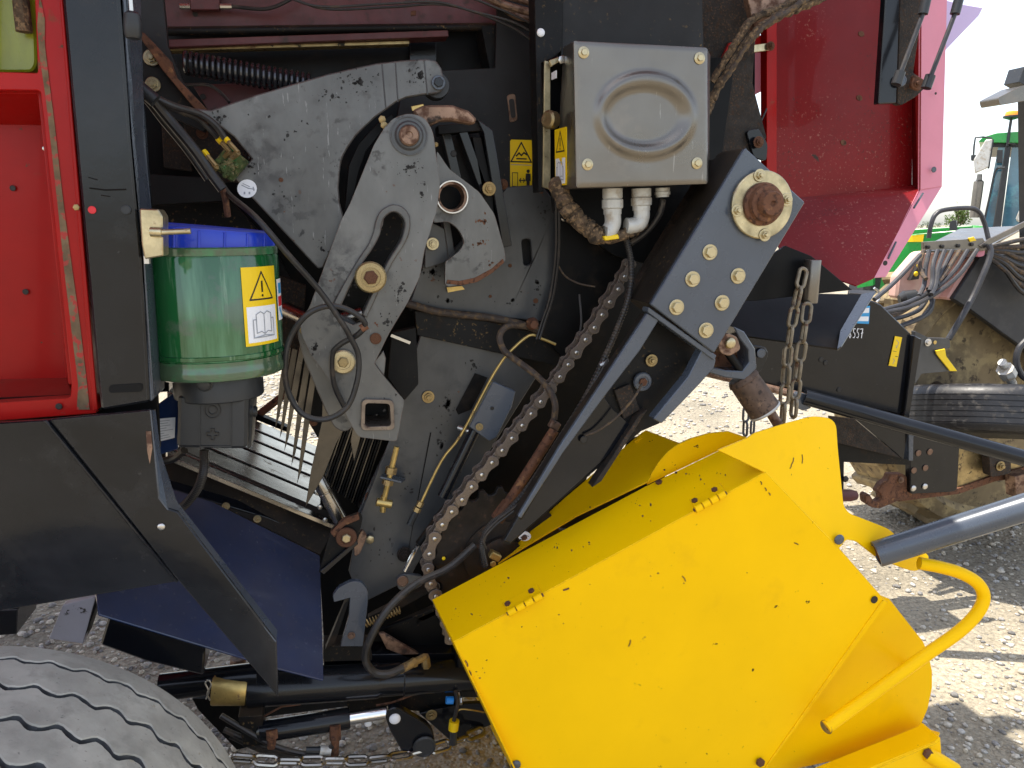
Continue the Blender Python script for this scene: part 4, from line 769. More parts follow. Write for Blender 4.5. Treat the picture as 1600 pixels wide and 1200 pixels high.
g = G(); tube(g, [at(478, 1172, 1.55), at(500, 1172, 1.55)], .008, 10); build('cable_plug', g, M['plast'], B); g = G(); tube(g, [at(500, 1172, 1.55), at(517, 1173, 1.55)], .0105, 12); build('plug_collar', g, M['white'], B)
plate('side_beam', [(170, 962), (321, 1010), (318, 1056), (228, 1034), (156, 1008)], 1.50, .08, M['black'], B, bev=.004)
plate('silver_plate', [(98, 946), (150, 932), (130, 1006), (76, 998)], 1.52, .02, M['palep'], B)
plate('black_block', [(-40, 955), (28, 952), (26, 991), (-40, 996)], 1.46, .1, M['black'], B)
plate('dark_edge', [(150, 932), (156, 932), (136, 985), (130, 1004)], 1.52, .06, M['blackd'], B)
g = G(); tube(g, [at(372, 1028, 1.85), at(372, 1050, 1.85)], 12 * mpp(380, 1040, 1.85), 12); build('copper_bush', g, M['rustl'], B)

# --- wheel: ribbed tyre with zigzag grooves
WR, WX, WY0, WY1 = .4264, -.60, 1.30, .84
def wheel():
    w = empty('wheel', (WX, 1.07, WR), parent=B)
    g = G(); N = 720; per = 46
    gro = [(1.236, .0036, .004), (1.162, .0045, .0062), (1.082, .0052, .0075), (1.002, .0055, .0075), (.925, .005, .007)]
    def zig(t):
        q = (t % 1) * 4
        return max(-1, min(1, (1.5 * (1 - abs(q - 2)) if True else 0)))
    cols = [(WY0 + .012, -.16, 0, 0), (WY0 + .015, -.09, 0, 0), (WY0 + .006, -.022, 0, 0), (WY0 - .012, -.004, 0, 0)]
    for y, hw, am in gro:
        cols += [(y + hw + .002, .0, am, 0), (y + hw, -.002, am, 1), (y + hw * .7, -.011, am, 1), (y - hw * .7, -.011, am, 1), (y - hw, -.002, am, 0), (y - hw - .002, 0, am, 0)]
    cols += [(WY1 + .03, -.004, 0, 0), (WY1 + .006, -.022, 0, 0), (WY1 - .008, -.09, 0, 0), (WY1, -.16, 0, 0)]
    vs = []
    for i in range(N):
        a = 2 * math.pi * i / N; z = zig(i / N * per)
        for (y, dr, am, _) in cols:
            crown = -.010 * ((y - 1.07) / .22) ** 2
            jit = .0012 * math.sin(i * .9 + y * 90) if am and dr > -.005 else 0
            r = WR + dr + crown; vs.append((WX + r * math.sin(a), y + am * z + jit, WR + r * math.cos(a)))
    K = len(cols)
    for i in range(N):
        j = (i + 1) % N
        for k in range(K - 1):
            g.f.append((i * K + k, j * K + k, j * K + k + 1, i * K + k + 1)); g.m.append(1 if cols[k][3] else 0)
    g.v = [Vector(v) for v in vs]
    build('tyre', g, [M['rubber'], M['groove']], w, ang=28, label='dusty grey ribbed tyre with zigzag grooves')
    g = G(); lathe(g, (WX, WY1 + .02, WR), (0, 1, 0), [(.10, .10), (.22, .09), (.25, .0), (.275, -.004), (.275, WY0 - WY1 - .03), (.25, WY0 - WY1 - .03)], 40); build('rim', g, M['black'], w)
wheel()

# --- grease pump
PY = 1.485; pc = at(332, 470, PY); mp = mpp(332, 470, PY)
def zat(y): return at(332, y, PY).z
gp = empty('grease_pump', (pc.x, pc.y, zat(705)), parent=B, label='green grease reservoir with blue lid on black pump')
def vl(name, prof, m, n=40, parent=gp, ang=32):
    g = G(); base = zat(prof[-1][1]); lathe(g, (pc.x, pc.y, 0), (0, 0, 1), [(r * mp, zat(y)) for r, y in prof], n); return build(name, g, m, parent, ang=ang)
vl('reservoir', [(101, 552), (102.5, 550), (102.5, 400), (101, 396)], M['tank'], 56)
vl('clear_band', [(98, 580), (102, 578), (103.5, 574), (103.5, 566), (102, 562), (102, 552)], M['tankc'], 56)
vl('reservoir_ring', [(103, 549), (104.5, 548), (104.5, 543), (103, 542)], M['tank'], 56); vl('upper_band', [(101, 397), (103, 396), (103, 386), (101, 384)], M['tankc'], 56)
lid_ = None; lid = vl('lid', [(96, 392), (97, 391), (98.5, 380), (98.5, 356), (96, 351), (88, 348), (84, 352), (20, 353)], M['blue'], 56)
for a in range(18):
    t = a / 18 * 6.2832 + .2; g = G(); c = Vector((pc.x + math.cos(t) * 98.5 * mp, pc.y + math.sin(t) * 98.5 * mp, 0)); boxg(g, (c.x, c.y, zat(370)), (.004, .004, zat(354) - zat(388)), 0, Matrix.Rotation(t, 3, 'Z')); build('lid_rib', g, M['blue'], lid, .001)
vl('lid_hem', [(98, 392), (100, 391), (100, 386), (98, 385)], M['blue'], 56).rotation_euler.y = R(5)
lid.rotation_euler.y = R(5); lid.location.z -= .006
vl('pump_neck', [(66, 618), (68, 616), (68, 582), (66, 578), (100, 577), (100, 574)], M['plast'], 40)
bw = at(278, 617, PY - .06), at(388, 617, PY - .06), at(386, 702, PY - .06), at(276, 700, PY - .06)
g = G(); hexa(g, [bw[3], bw[2], bw[1], bw[0]], [p + Vector((0, .13, 0)) for p in (bw[3], bw[2], bw[1], bw[0])]); pb = build('pump_body', g, M['plast'], gp, .006)
Yb = PY - .0605
g = G(); prism(g, [px([(312, 624), (362, 624), (362, 698), (312, 698)], Yb), px([(313.5, 625.5), (360.5, 625.5), (360.5, 696.5), (313.5, 696.5)], Yb)], (0, -.002, 0)); build('panel_frame', g, M['plast'], gp)
g = G(); tr = lambda pts, w=1.0: prism(g, [px([(x - w, y - w) for x, y in pts], Yb)], (0, -.001, 0))
for r in (13, 7.5): prism(g, [px(circ(332, 641, r, 24), Yb), px(circ(332, 641, r - 1.6, 24), Yb)], (0, -.0022, 0))
cr = [(328.5, 669), (335.5, 669), (335.5, 675), (342, 675), (342, 682), (335.5, 682), (335.5, 688), (328.5, 688), (328.5, 682), (322, 682), (322, 675), (328.5, 675)]
ci = [(330, 670.5), (334, 670.5), (334, 676.5), (340.5, 676.5), (340.5, 680.5), (334, 680.5), (334, 686.5), (330, 686.5), (330, 680.5), (323.5, 680.5), (323.5, 676.5), (330, 676.5)]
prism(g, [px(rc(cr, 1.6), Yb), px(rc(ci, 1.2), Yb)], (0, -.0022, 0)); build('embossed_marks', g, M['inkg'] if False else M['ink'], gp)
bolt(319, 599, PY - 68 * mp - .002, 13, gp, 'plug', 'plast', name='neck_plug'); bolt(319, 599, PY - 68 * mp - .004, 9.5, gp, 'nut', 'plast', name='neck_plug')
for y0, r, x1 in ((592, 8, 410), (640, 13, 396), (642, 9, 402)):
    g = G(); tube(g, [at(382, y0, PY - .01), at(x1, y0 + 1, PY - .01)], r * mp, 14); build('side_port', g, M['plast'], gp, .002)
plate('port_step', [(384, 617), (398, 612), (392, 700), (386, 702)], PY - .02, .07, M['plast'], gp)
th0 = math.atan2(-1, .42)
def cyl_map(x0, x1, y0, y1):
    r = 102.9 * mp
    def ang(x): return math.asin(max(-.995, min(.995, (x - 332) / 103.)))
    a0, a1 = ang(x0) + YAW * .45, ang(x1) + YAW * .45; W_ = (a1 - a0) * r; H_ = (zat(y0) - zat(y1)) / W_
    def f(u, v, h):
        a = a0 + (a1 - a0) * u; return Vector((pc.x + math.sin(a) * (r + h), pc.y - math.cos(a) * (r + h), zat(y0) - v * W_))
    f.H = H_; return f
f = cyl_map(377, 425, 414, 531); H = f.H
sticker('warning_sticker', f, [('strip', 'stick', [(0, 0), (1, H)]), ('strip', 'paper', [(.07, H * .5), (.93, H * .96)])] + warn_tri(.5, H * .28, .36, True, .035) + book(.5, H * .73, .27, 'inkg', .018), gp, .0008, sub=6, label='yellow and white sticker with warning triangle and open book')
f = cyl_map(427.5, 434.4, 436, 500); H = f.H
sticker('maker_sticker', f, [('strip', 'paper', [(0, 0), (1, H)]), ('strip', 'redpr', [(.1, H * .42), (.9, H * .66)]), ('strip', 'bluep', [(.2, H * .1), (.8, H * .35)]), ('line', 'bluep', [(.3, H * .72), (.7, H * .92)], .2)], gp, .0008)
plate('pump_bracket', [(228, 645), (270, 615), (278, 617), (278, 702), (246, 712), (236, 700)], PY - .005, .01, M['navy'], B, bev=.002)
plate('bracket_arm', [(200, 560), (264, 582), (264, 612), (236, 614), (205, 640)], PY + .02, .04, M['black'], B)
f = quadmap((240, 655), (274, 652), (273, 684), (243, 691), PY - .006)
sticker('data_label', f, [('poly', 'paper', [(0, 0), (1, 0), (1, f.H), (0, f.H)])] + [('line', 'inkg', [(.08, f.H * (k + 1) / 9), (.08 + rnd.uniform(.35, .82), f.H * (k + 1) / 9)], .028) for k in range(8)], B)
g = G(); P = cat([at(*p) for p in [(319, 703, PY), (318, 735, PY), (308, 765, PY + .02), (285, 792, PY + .04), (262, 800, PY + .05)]], 24); r0 = 7.5 * mp
tube(g, P, [r0 * (1 if i % 2 else .86) for i in range(len(P))], 12); build('corrugated_conduit', g, M['hose'], gp, ang=20)
hose('drain_hose', [(248, 722, PY + .05), (272, 716, PY + .04), (288, 704, PY + .02)], 6, M['hose'], gp)

# --- loop cable hanging over the lever
hose('loop_cable', [(344, 284, 1.56), (360, 306, 1.54), (400, 340, 1.42), (450, 398, 1.42), (500, 455, 1.45), (535, 505, 1.46), (548, 528, 1.47), (560, 556, 1.48), (558, 595, 1.48), (542, 636, 1.48), (508, 655, 1.48), (472, 646, 1.48), (449, 608, 1.48), (446, 560, 1.47), (456, 522, 1.47), (482, 490, 1.46), (515, 478, 1.46), (548, 486, 1.46), (570, 505, 1.47), (560, 522, 1.48), (532, 538, 1.49), (519, 556, 1.50), (522, 600, 1.52), (540, 640, 1.54)], 4.6, M['hose'], B)
hose('slack_cable', [(345, 286, 1.55), (352, 310, 1.55), (356, 338, 1.56)], 5, M['rust'], B)
g = G(); tube(g, [at(564, 514, 1.475), at(573, 508, 1.475)], 6.5 * mpp(568, 510, 1.47), 10); build('cable_splice', g, M['rust'], B)

# --- electrical box
eb = empty('control_box', at(1000, 290, 1.42), parent=B, label='galvanised control box with oval embossed lid')
fr_ = [(897, 64), (1105, 75), (1105, 287), (902, 293)]; fp = pl3((897, 64, 1.40), (1105, 75, 1.40), (902, 293, 1.40))
bk_ = [(880, 72, 1.56), (1110, 84, 1.56), (1108, 280, 1.56), (868, 297, 1.56)]
g = G(); hexa(g, [at(x, y, 1.401) for x, y in ((896.5, 63.5), (1105.5, 74.5), (1105.5, 287.5), (901, 293.5))], [at(*p) for p in bk_]); build('box_body', g, M['galv'], eb, .003)
nx, ny = 72, 72; vs = []
for j in range(ny + 1):
    for i in range(nx + 1):
        u, v = i / nx, j / ny
        x = (fr_[0][0] * (1 - u) + fr_[1][0] * u) * (1 - v) + (fr_[3][0] * (1 - u) + fr_[2][0] * u) * v
        y = (fr_[0][1] * (1 - u) + fr_[1][1] * u) * (1 - v) + (fr_[3][1] * (1 - u) + fr_[2][1] * u) * v
        q = math.hypot((x - 1008) / 82, (y - 180) / 71); q2 = math.hypot((x - 1006) / 68, (y - 182) / 50); h = 0
        def sm(a, b, t): t = max(0, min(1, (t - a) / (b - a))); return t * t * (3 - 2 * t)
        h = .0095 * (1 - sm(.84, 1.02, q))
        h -= .012 * (1 - sm(.76, 1.08, q2))
        e = min(u, 1 - u, v, 1 - v); h -= .003 * (1 - sm(0, .02, e))
        h += .0006 * noise.noise(Vector((x * .02, y * .02, 0)))
        vs.append(fp(x, y) + Vector((0, -.002 - h, 0)))
g = G(); g.add(vs, [(j * (nx + 1) + i, j * (nx + 1) + i + 1, (j + 1) * (nx + 1) + i + 1, (j + 1) * (nx + 1) + i) for j in range(ny) for i in range(nx)])
me_lid = build('box_lid', g, M['galv'], eb, ang=60)
for x, y in ((912, 82), (1093, 91), (918, 257), (1089, 255)): bolt(x, y, 1.397, 9, eb, 'flange', 'zinc')
plate('mount_strip', [(851, 94), (860, 96), (860, 296), (848, 292)], 1.58, .01, M['zinc'], eb); plate('mount_tab', [(858, 94), (880, 86), (880, 92), (862, 104)], 1.56, .01, M['zinc'], eb); bolt(877, 94, 1.55, 6, eb, 'nut', 'pin')
g = G(); lathe(g, at(866, 188, 1.545), (-.85, -.5, 0), [(.017, 0), (.018, .008), (.018, .018), (.014, .022)], 14); build('box_knob', g, M['zincd'], eb)
f = quadmap((868, 203, 1.535), (886, 198, 1.475), (886, 289, 1.475), (869, 290, 1.535), 0); H = f.H
sticker('warning_sticker', f, [('poly', 'stick', [(0, 0), (1, 0), (1, H), (0, H)]), ('poly', 'paper', [(.07, H * .52), (.93, H * .52), (.93, H * .97), (.07, H * .97)])] + warn_tri(.5, H * .27, .38, True, .05) + book(.5, H * .74, .28, 'inkg', .025), eb, .002, label='narrow yellow sticker on the side of the control box')
f = quadmap((863, 114, 1.545), (870, 110, 1.52), (870, 122, 1.52), (863, 125, 1.545), 0); sticker('small_label', f, [('poly', 'paper', [(0, 0), (1, 0), (1, f.H), (0, f.H)])], eb, .002)
def gland(x, y0, y1, r, elbow):
    g = G(); Yg = 1.47; k = mpp(x, y0, Yg); A, Bq = at(x, y0, Yg), at(x, y1, Yg); L_ = (Bq - A).length
    lathe(g, A, Bq - A, [(r * k * .85, 0), (r * k, .001), (r * k, L_ * .22), (r * k * .92, L_ * .24), (r * k * 1.06, L_ * .27), (r * k * 1.06, L_ * .45), (r * k * .9, L_ * .48), (r * k * .9, L_ * .6)], 14)
    if elbow:
        tube(g, cat([at(x, y0 + (y1 - y0) * .55, Yg), at(x + .5, y1 - 14, Yg), at(x - 4, y1 - 3, Yg), at(x - 14 * elbow, y1 + 1, Yg), at(x - 22 * elbow, y1 + 1, Yg)], 5), r * k * .82, 14)
    build('cable_gland', g, M['white'], eb)
gland(957, 294, 362, 16, .55); gland(1002, 294, 352, 15.5, 1.1); gland(1035, 293, 318, 11.5, 0)
g = G(); P = cat([at(*p) for p in [(872, 290, 1.52), (884, 318, 1.50), (905, 345, 1.49), (928, 364, 1.48), (950, 372, 1.475), (985, 362, 1.475), (1005, 350, 1.48)]], 14)
tube(g, [p + Vector((rnd.gauss(0, .0016), rnd.gauss(0, .0016), rnd.gauss(0, .0016))) for p in P], [(.017 if i < len(P) * .55 else .011) * rnd.uniform(.82, 1.2) for i in range(len(P))], 12); build('caked_conduit', g, M['fuzz'], eb)
hose('gland_cable', [(1036, 312, 1.47), (1030, 335, 1.48), (1010, 362, 1.5), (985, 380, 1.52)], 5, M['hose'], eb)
plate('tag_tape', [(943, 369), (966, 366), (968, 373), (946, 376)], 1.455, .012, M['yelp'], eb)
# --- panels above and around the box
plate('upper_cover', [(876, -60), (1096, -60), (1100, 100), (876, 100)], 1.60, .02, M['charcoal'], B)
cp = plate('cover_post', [(834, -60), (881, -60), (879, 78), (862, 92), (846, 98), (850, 300), (842, 300)], 1.59, .05, M['blackd'], B); bolt(845, 51, 1.589, 6.5, cp, 'pan', 'paper', name='button')
plate('box_back_plate', [(846, 90), (1150, 90), (1120, 300), (1040, 420), (960, 400), (866, 330)], 1.66, .02, M['blackx'], B)
ch = plate('chaff_panel', [(1093, -60), (1196, -60), (1180, 60), (1176, 130), (1198, 215), (1165, 245), (1098, 330)], 1.70, .03, M['chaff'], B, label='inner panel crusted with brown chaff')
plate('mid_plate', [(866, 300), (900, 330), (960, 390), (1000, 400), (960, 470), (880, 560), (842, 520), (866, 440), (872, 330)], 1.72, .012, M['blackx'], B)
for dx in (0, 4.5): hose('thin_cable', [(868 + dx, 296, 1.60), (869 + dx, 340, 1.62), (868 + dx, 400, 1.64), (860 + dx, 460, 1.66), (846 + dx, 505, 1.67), (838 + dx, 530, 1.67)], 2.2, M['hose'], B)
hose('thin_cable', [(872, 415, 1.66), (884, 432, 1.66), (905, 443, 1.66), (930, 448, 1.65)], 1.4, M['hoseb'], B); hose('thin_cable', [(905, 460, 1.66), (908, 500, 1.66), (905, 525, 1.66)], 1.6, M['hoseg'], B)
bolt(881, 341, 1.70, 5, B, 'pan', 'pin')

# --- roller chain and sprocket
pins = [(986, 414), (976, 432), (966, 452), (953, 472), (941, 492), (929, 512), (915, 531), (901, 551), (888, 570), (875, 589), (860, 609), (845, 628), (830, 647), (816, 665), (800, 685), (785, 704), (769, 723), (753, 742), (737, 761), (722, 781), (706, 800), (691, 820), (679, 842), (671, 866), (669, 890), (673, 912), (681, 932), (690, 954), (698, 976), (704, 998)]
def stadium(a, r, waist, n=7):
    P = [(1 + r * math.cos(R(-75 + 150 * k / n)), r * math.sin(R(-75 + 150 * k / n))) for k in range(n + 1)] + [(.62, waist), (.38, waist)]
    P += [(r * math.cos(R(105 + 150 * k / n)), r * math.sin(R(105 + 150 * k / n))) for k in range(n + 1)] + [(.38, -waist), (.62, -waist)]
    return P
def chain_meshes():
    out = []
    for outer_ in (1, 0):
        g = G(); r = .44 if outer_ else .37; ys_ = ((0, .10), (1.02, 1.12)) if outer_ else ((.17, .27), (.85, .95))
        for y0, y1 in ys_: prism(g, [[(x, y0, z) for x, z in stadium(1, r, .27 if outer_ else .25)]], (0, y1 - y0, 0))
        for x in (0, 1):
            if outer_:
                lathe(g, (x, -.07, 0), (0, 1, 0), [(.10, 0), (.155, .03), (.155, 1.25)], 10, 1)
            else: lathe(g, (x, .27, 0), (0, 1, 0), [(.30, 0), (.30, .58)], 12, 0)
        out.append(mesh_of('chain_link', g, [M['chain'], M['pin']], .025, 40, (0, 0, 0))[0])
    return out
dc = empty('drive_chain', at(735, 765, 1.60), parent=B); cm = chain_meshes()
for i, (a, b) in enumerate(zip(pins, pins[1:])):
    YC = 1.60; A, Bq = at(a[0], a[1], YC), at(b[0], b[1], YC); x = (Bq - A); s = x.length; x = x.normalized(); y = Vector((0, 1, 0)); z = x.cross(y)
    mt = Matrix((x, y, z)).transposed().to_4x4() @ Matrix.Diagonal((s, s, s, 1)); mt.translation = A
    inst('chain_link', cm[i % 2], None, mt, dc)
def sprocket(name, cx, cy, Y, rr, nt, th, m):
    c = at(cx, cy, Y); P = []
    for k in range(nt):
        for da, r in ((-.5, .90), (-.28, .915), (-.13, 1.), (.13, 1.), (.28, .915)): t = (k + da) / nt * 6.2832; P.append(c + Vector((math.cos(t) * rr * r, 0, math.sin(t) * rr * r)))
    g = G(); prism(g, [P], (0, th, 0)); return build(name, g, M[m], B, .0015)
sk = sprocket('sprocket', 782, 868, 1.622, 112 * mpp(782, 868, 1.62), 24, .014, 'sprock')
g = G(); lathe(g, at(782, 868, 1.62), (0, -1, 0), [(.085, 0), (.085, .004), (.05, .006), (.05, .02), (.03, .024)], 26); build('sprocket_hub', g, M['sprock'], sk)
bolt(693, 872, 1.615, 3, B, 'nut', 'stick')
# tubes and conduits beside the arm
g = G(); tube(g, [at(866, 672, 1.56), at(785, 800, 1.56)], 8 * mpp(820, 740, 1.56), 12); tube(g, [at(795, 786, 1.56), at(776, 812, 1.56)], 11 * mpp(820, 740, 1.56), 6); build('lube_pipe', g, M['rust'], B)
g = G(); P = cat([at(*p) for p in [(978, 372, 1.52), (986, 410, 1.5), (983, 460, 1.5), (966, 510, 1.5), (944, 560, 1.5), (915, 620, 1.5), (872, 690, 1.5), (830, 755, 1.51), (792, 800, 1.52), (766, 820, 1.53), (753, 850, 1.53), (758, 885, 1.54)]], 22); r0 = 5.2 * mpp(980, 400, 1.5)
tube(g, P, [r0 * (1 if i % 2 else .84) for i in range(len(P))], 10); build('conduit', g, M['hose'], B, ang=20)
for o in (0, 5): hose('signal_wire', [(950, 560 + o, 1.49), (925, 605 + o, 1.48), (880, 680 + o, 1.48), (845, 735 + o, 1.49), (815, 782 + o, 1.49), (775, 815 + o, 1.5), (756, 838 + o, 1.5), (760, 858, 1.5)], 1.7, M['hose'], B)
g = G(); tube(g, [at(937, 571, 1.495), at(950, 565, 1.495)], .006, 8); build('cable_tie', g, M['pin'], B)

# --- arm
ap = plate('arm_plate', [(1165, 231), (1258, 316), (1116, 552), (1017, 476)], 1.40, .012, M['slate'], B, bev=.002, label='blue grey bolted arm plate with shaft flange')
plate('arm_box', [(1163, 240), (1250, 318), (1112, 545), (1020, 474)], 1.413, .16, M['chaff'], B)
plate('arm_top_edge', [(1158, 236), (1166, 230), (1166, 240), (1020, 476), (1013, 474)], 1.415, .10, M['blackd'], B)
for x, y in ((1109, 394), (1082, 436), (1057, 480), (1153, 431), (1128, 473), (1103, 516)): bolt(x, y, 1.399, 12.5, ap, 'hex', 'zinc')
k = mpp(1187, 320, 1.4)
g = G(); lathe(g, at(1188, 320, 1.399), (0, -1, 0), [(51 * k, 0), (52 * k, .002), (52 * k, .008), (50.5 * k, .010), (34 * k, .010)], 44); fl = build('shaft_flange', g, M['zinc'], ap)
g = G(); lathe(g, at(1191, 319, 1.389), (0, -1, 0), [(33 * k, 0), (33 * k, .006), (30 * k, .010), (28 * k, .010), (27 * k, .022), (24 * k, .024), (20 * k, .024), (19 * k, .036), (17 * k, .040), (5 * k, .040), (3 * k, .036)], 36); build('shaft_end', g, M['rust'], ap)
for x, y in ((1187, 274), (1152, 329), (1195, 367), (1229, 312)): bolt(x, y, 1.388, 10, ap, 'stud', 'zinc')
wb = plate('arm_web', [(1017, 484), (1116, 558), (1085, 602), (1030, 662), (1002, 674), (880, 778), (796, 852), (784, 848), (808, 806), (900, 670)], 1.475, .012, M['blackd'], B)
gw2 = pl3((930, 605, 1.46), (800, 830, 1.46), (1000, 668, 1.468))
psheet('arm_cover', gw2, [(935, 608), (958, 640), (994, 672), (880, 775), (798, 848), (788, 845), (811, 806)], .006, M['black'], wb)
plate('arm_flange', [(1012, 489), (1030, 500), (1000, 548), (940, 626), (880, 708), (814, 811), (809, 808), (876, 696)], 1.41, .012, M['slate'], wb, bev=.002)
plate('arm_flange', [(1098, 545), (1119, 562), (1116, 575), (1092, 602), (1034, 662), (1021, 655), (1076, 588)], 1.41, .03, M['slate'], wb, bev=.002)
plate('arm_side', [(1013, 492), (1022, 498), (990, 552), (876, 712), (815, 813), (809, 808), (876, 698)], 1.424, .04, M['blackd'], wb)
plate('arm_lip', [(1014, 480), (1120, 556), (1116, 563), (1012, 488)], 1.405, .03, M['slate'], wb)
plate('inner_rib', [(998, 650), (1012, 640), (940, 752), (925, 762)], 1.45, .03, M['chaff'], wb)
bolt(1018, 563, 1.47, 10, wb, 'stud', 'zincd'); bolt(1003, 596, 1.47, 15, wb, 'roller', 'slate', 'rust'); bolt(980, 627, 1.47, 11, wb, 'plug', 'rust'); bolt(912, 687, 1.455, 6, wb, 'plug', 'ink', name='hole_plug')
hose('whip_wire', [(1003, 600, 1.45), (990, 622, 1.43), (965, 650, 1.44), (935, 672, 1.45), (914, 680, 1.455)], 2, M['hoseb'], wb)
cb = plate('chaff_bracket', [(960, 610), (985, 600), (1000, 640), (975, 655)], 1.465, .006, M['chaff'], wb)

# --- clevis and rusty cylinder
cv = plate('clevis', [(1146, 510), (1163, 518), (1180, 545), (1183, 575), (1165, 594), (1134, 590), (1085, 576), (1080, 566), (1135, 579), (1160, 580), (1171, 566), (1169, 546), (1155, 528)], 1.46, .06, M['slate'], B, bev=.002)
plate('clevis_back', [(1105, 560), (1150, 520), (1172, 548), (1172, 570), (1158, 584), (1100, 575)], 1.51, .02, M['rust'], cv)
plate('clevis_lug', rc([(1120, 532), (1136, 520), (1152, 526), (1158, 546), (1140, 557), (1126, 552)], 6), 1.44, .03, M['rustl'], cv); bolt(1141, 536, 1.438, 9, cv, 'pan', 'zinc')
g = G(); tube(g, [at(1138, 552, 1.47), at(1161, 584, 1.47)], 6.5 * mpp(1150, 560, 1.47), 12); build('clevis_pin', g, M['blackd'], cv)
A, Bq = at(1158, 588, 1.49), at(1196, 643, 1.47); d = Bq - A; kk = mpp(1175, 615, 1.48); g = G()
lathe(g, A, d, [(22 * kk, 0), (24.5 * kk, .006), (25.5 * kk, .012), (24 * kk, .014), (25 * kk, d.length * .85), (25.5 * kk, d.length), (10 * kk, d.length + .001)], 30); build('rusty_cylinder', g, M['oldrust'], cv)
g = G(); lathe(g, A, d, [(25.7 * kk, d.length * .95), (26.4 * kk, d.length * .98), (25.4 * kk, d.length * 1.01)], 30); build('cylinder_ring', g, M['white'], cv)
g = G(); tube(g, [at(1196, 632, 1.48), at(1216, 664, 1.47)], 8 * kk, 14); build('cylinder_rod', g, M['rustl'], cv)
plate('key_lug', rc([(1176, 540), (1195, 542), (1201, 552), (1198, 562), (1188, 582), (1180, 578)], 4), 1.54, .02, M['black'], cv); bolt(1189, 552, 1.535, 7.5, cv, 'plug', 'slate', name='lug_pin')

# --- trough, stub tube
tg = empty('side_trough', at(1250, 500, 1.75), parent=B)
plate('trough_back', [(1140, 470), (1165, 425), (1228, 384), (1268, 400), (1332, 453), (1180, 470)], 1.69, .01, M['blackx'], tg)
ft = pl3((1180, 458, 1.84), (1360, 460, 1.84), (1300, 545, 1.66)); psheet('trough_floor', ft, [(1130, 456), (1364, 460), (1312, 545), (1140, 521)], .006, M['blackx'], tg)
sheet('trough_flange', [(1346, 459, 1.84), (1368, 455, 1.80), (1314, 541, 1.64), (1308, 546, 1.66), (1313, 516, 1.70)], .004, M['slate'], tg)
psheet('sunlit_trough_lip', ft, [(1326, 452), (1368, 454), (1366, 460), (1328, 458)], .004, M['galv'], tg)  # pale metal stands in for sunlight on the lip edge
g = G(); A, Bq = at(1270, 406, 1.66), at(1264, 473, 1.66); kk = mpp(1268, 440, 1.66)
lathe(g, A, Bq - A, [(12.5 * kk, 0), (13 * kk, .002), (13 * kk, (Bq - A).length - .002), (12.5 * kk, (Bq - A).length)], 24); build('stub_tube', g, M['galv'], tg); plate('stub_weld', [(1252, 452), (1260, 452), (1262, 472), (1250, 468)], 1.68, .02, M['rust'], tg)

# --- red hood and its bracket (right)
hd = empty('front_hood', at(1330, 200, 1.85), parent=B, label='deep red front hood panel with flange coloured pink for glare')
sheet('hood_panel', [(1213, -60, 1.92), (1426, -60, 1.90), (1425, 291, 1.90), (1213, 313, 1.92)], .004, M['redd'], hd, bev=0)
sheet('hood_lower_panel', [(1213, 311, 1.922), (1425, 289, 1.902), (1438, 296, 1.845), (1366, 434, 1.72), (1338, 446, 1.72), (1228, 410, 1.78), (1205, 360, 1.86)], .004, M['redd'], hd, bev=0)
sheet('hood_return', [(1425, -60, 1.90), (1438, -60, 1.84), (1436, 297, 1.84), (1425, 291, 1.90)], .004, M['redd'], hd)
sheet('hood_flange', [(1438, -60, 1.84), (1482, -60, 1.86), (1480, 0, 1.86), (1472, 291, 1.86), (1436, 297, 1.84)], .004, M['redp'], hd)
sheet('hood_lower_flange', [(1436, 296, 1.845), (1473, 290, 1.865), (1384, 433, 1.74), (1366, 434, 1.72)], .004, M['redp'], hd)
for x0, y0, x1, y1 in ((1442, 302, 1428, 325), (1400, 378, 1388, 404)): hose('paint_scratch', [(x0, y0, 1.80 if y0 < 350 else 1.76), (x1, y1, 1.785 if y0 < 350 else 1.75)], 1.6, M['slate'], hd, sm=0)
bolt(1459, 265, 1.84, 4.5, hd, 'plug', 'slate'); bolt(1383, 411, 1.72, 4, hd, 'plug', 'ink'); bolt(1462, 146, 1.84, 2, hd, 'plug', 'ink')
plate('hood_edge_strip', [(1198, 40), (1214, 34), (1214, 316), (1198, 292)], 1.88, .03, M['red'], hd)
for x, y, r in ((1346, 53, 5), (1343, 153, 5), (1318, 223, 5)): plate('dirt_spot', rc([(x - r, y - 2), (x - 1, y - r), (x + r * .8, y - 3), (x + r, y + 3), (x + 1, y + r * .9), (x - r * .7, y + 3)], 2), 1.9190 - .02 * (x - 1213) / 213, .002, M['rust'], hd, bev=0)
plate('rear_red_plate', [(1174, 62), (1199, 50), (1199, 138), (1176, 150)], 1.98, .01, M['red'], hd); plate('rear_red_brace', [(1106, 138), (1140, 66), (1152, 66), (1112, 140)], 1.69, .01, M['red'], hd)
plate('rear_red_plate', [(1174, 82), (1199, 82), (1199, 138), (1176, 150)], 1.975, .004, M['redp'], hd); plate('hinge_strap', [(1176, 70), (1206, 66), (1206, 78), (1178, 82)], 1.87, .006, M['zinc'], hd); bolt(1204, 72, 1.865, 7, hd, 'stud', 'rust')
plate('lilac_corner', [(1478, 0), (1500, 6), (1536, 12), (1530, 24), (1478, 78)], 2.05, .01, M['lavender'], hd)
vb = plate('hood_bracket', [(1384, -60), (1408, -60), (1401, 161), (1373, 162), (1384, 0)], 1.66, .02, M['black'], hd, bev=.002)
plate('bracket_web', [(1408, -60), (1441, -60), (1438, 40), (1427, 114), (1443, 124), (1445, 138), (1430, 152), (1409, 164), (1402, 161)], 1.68, .02, M['chaff'], vb)
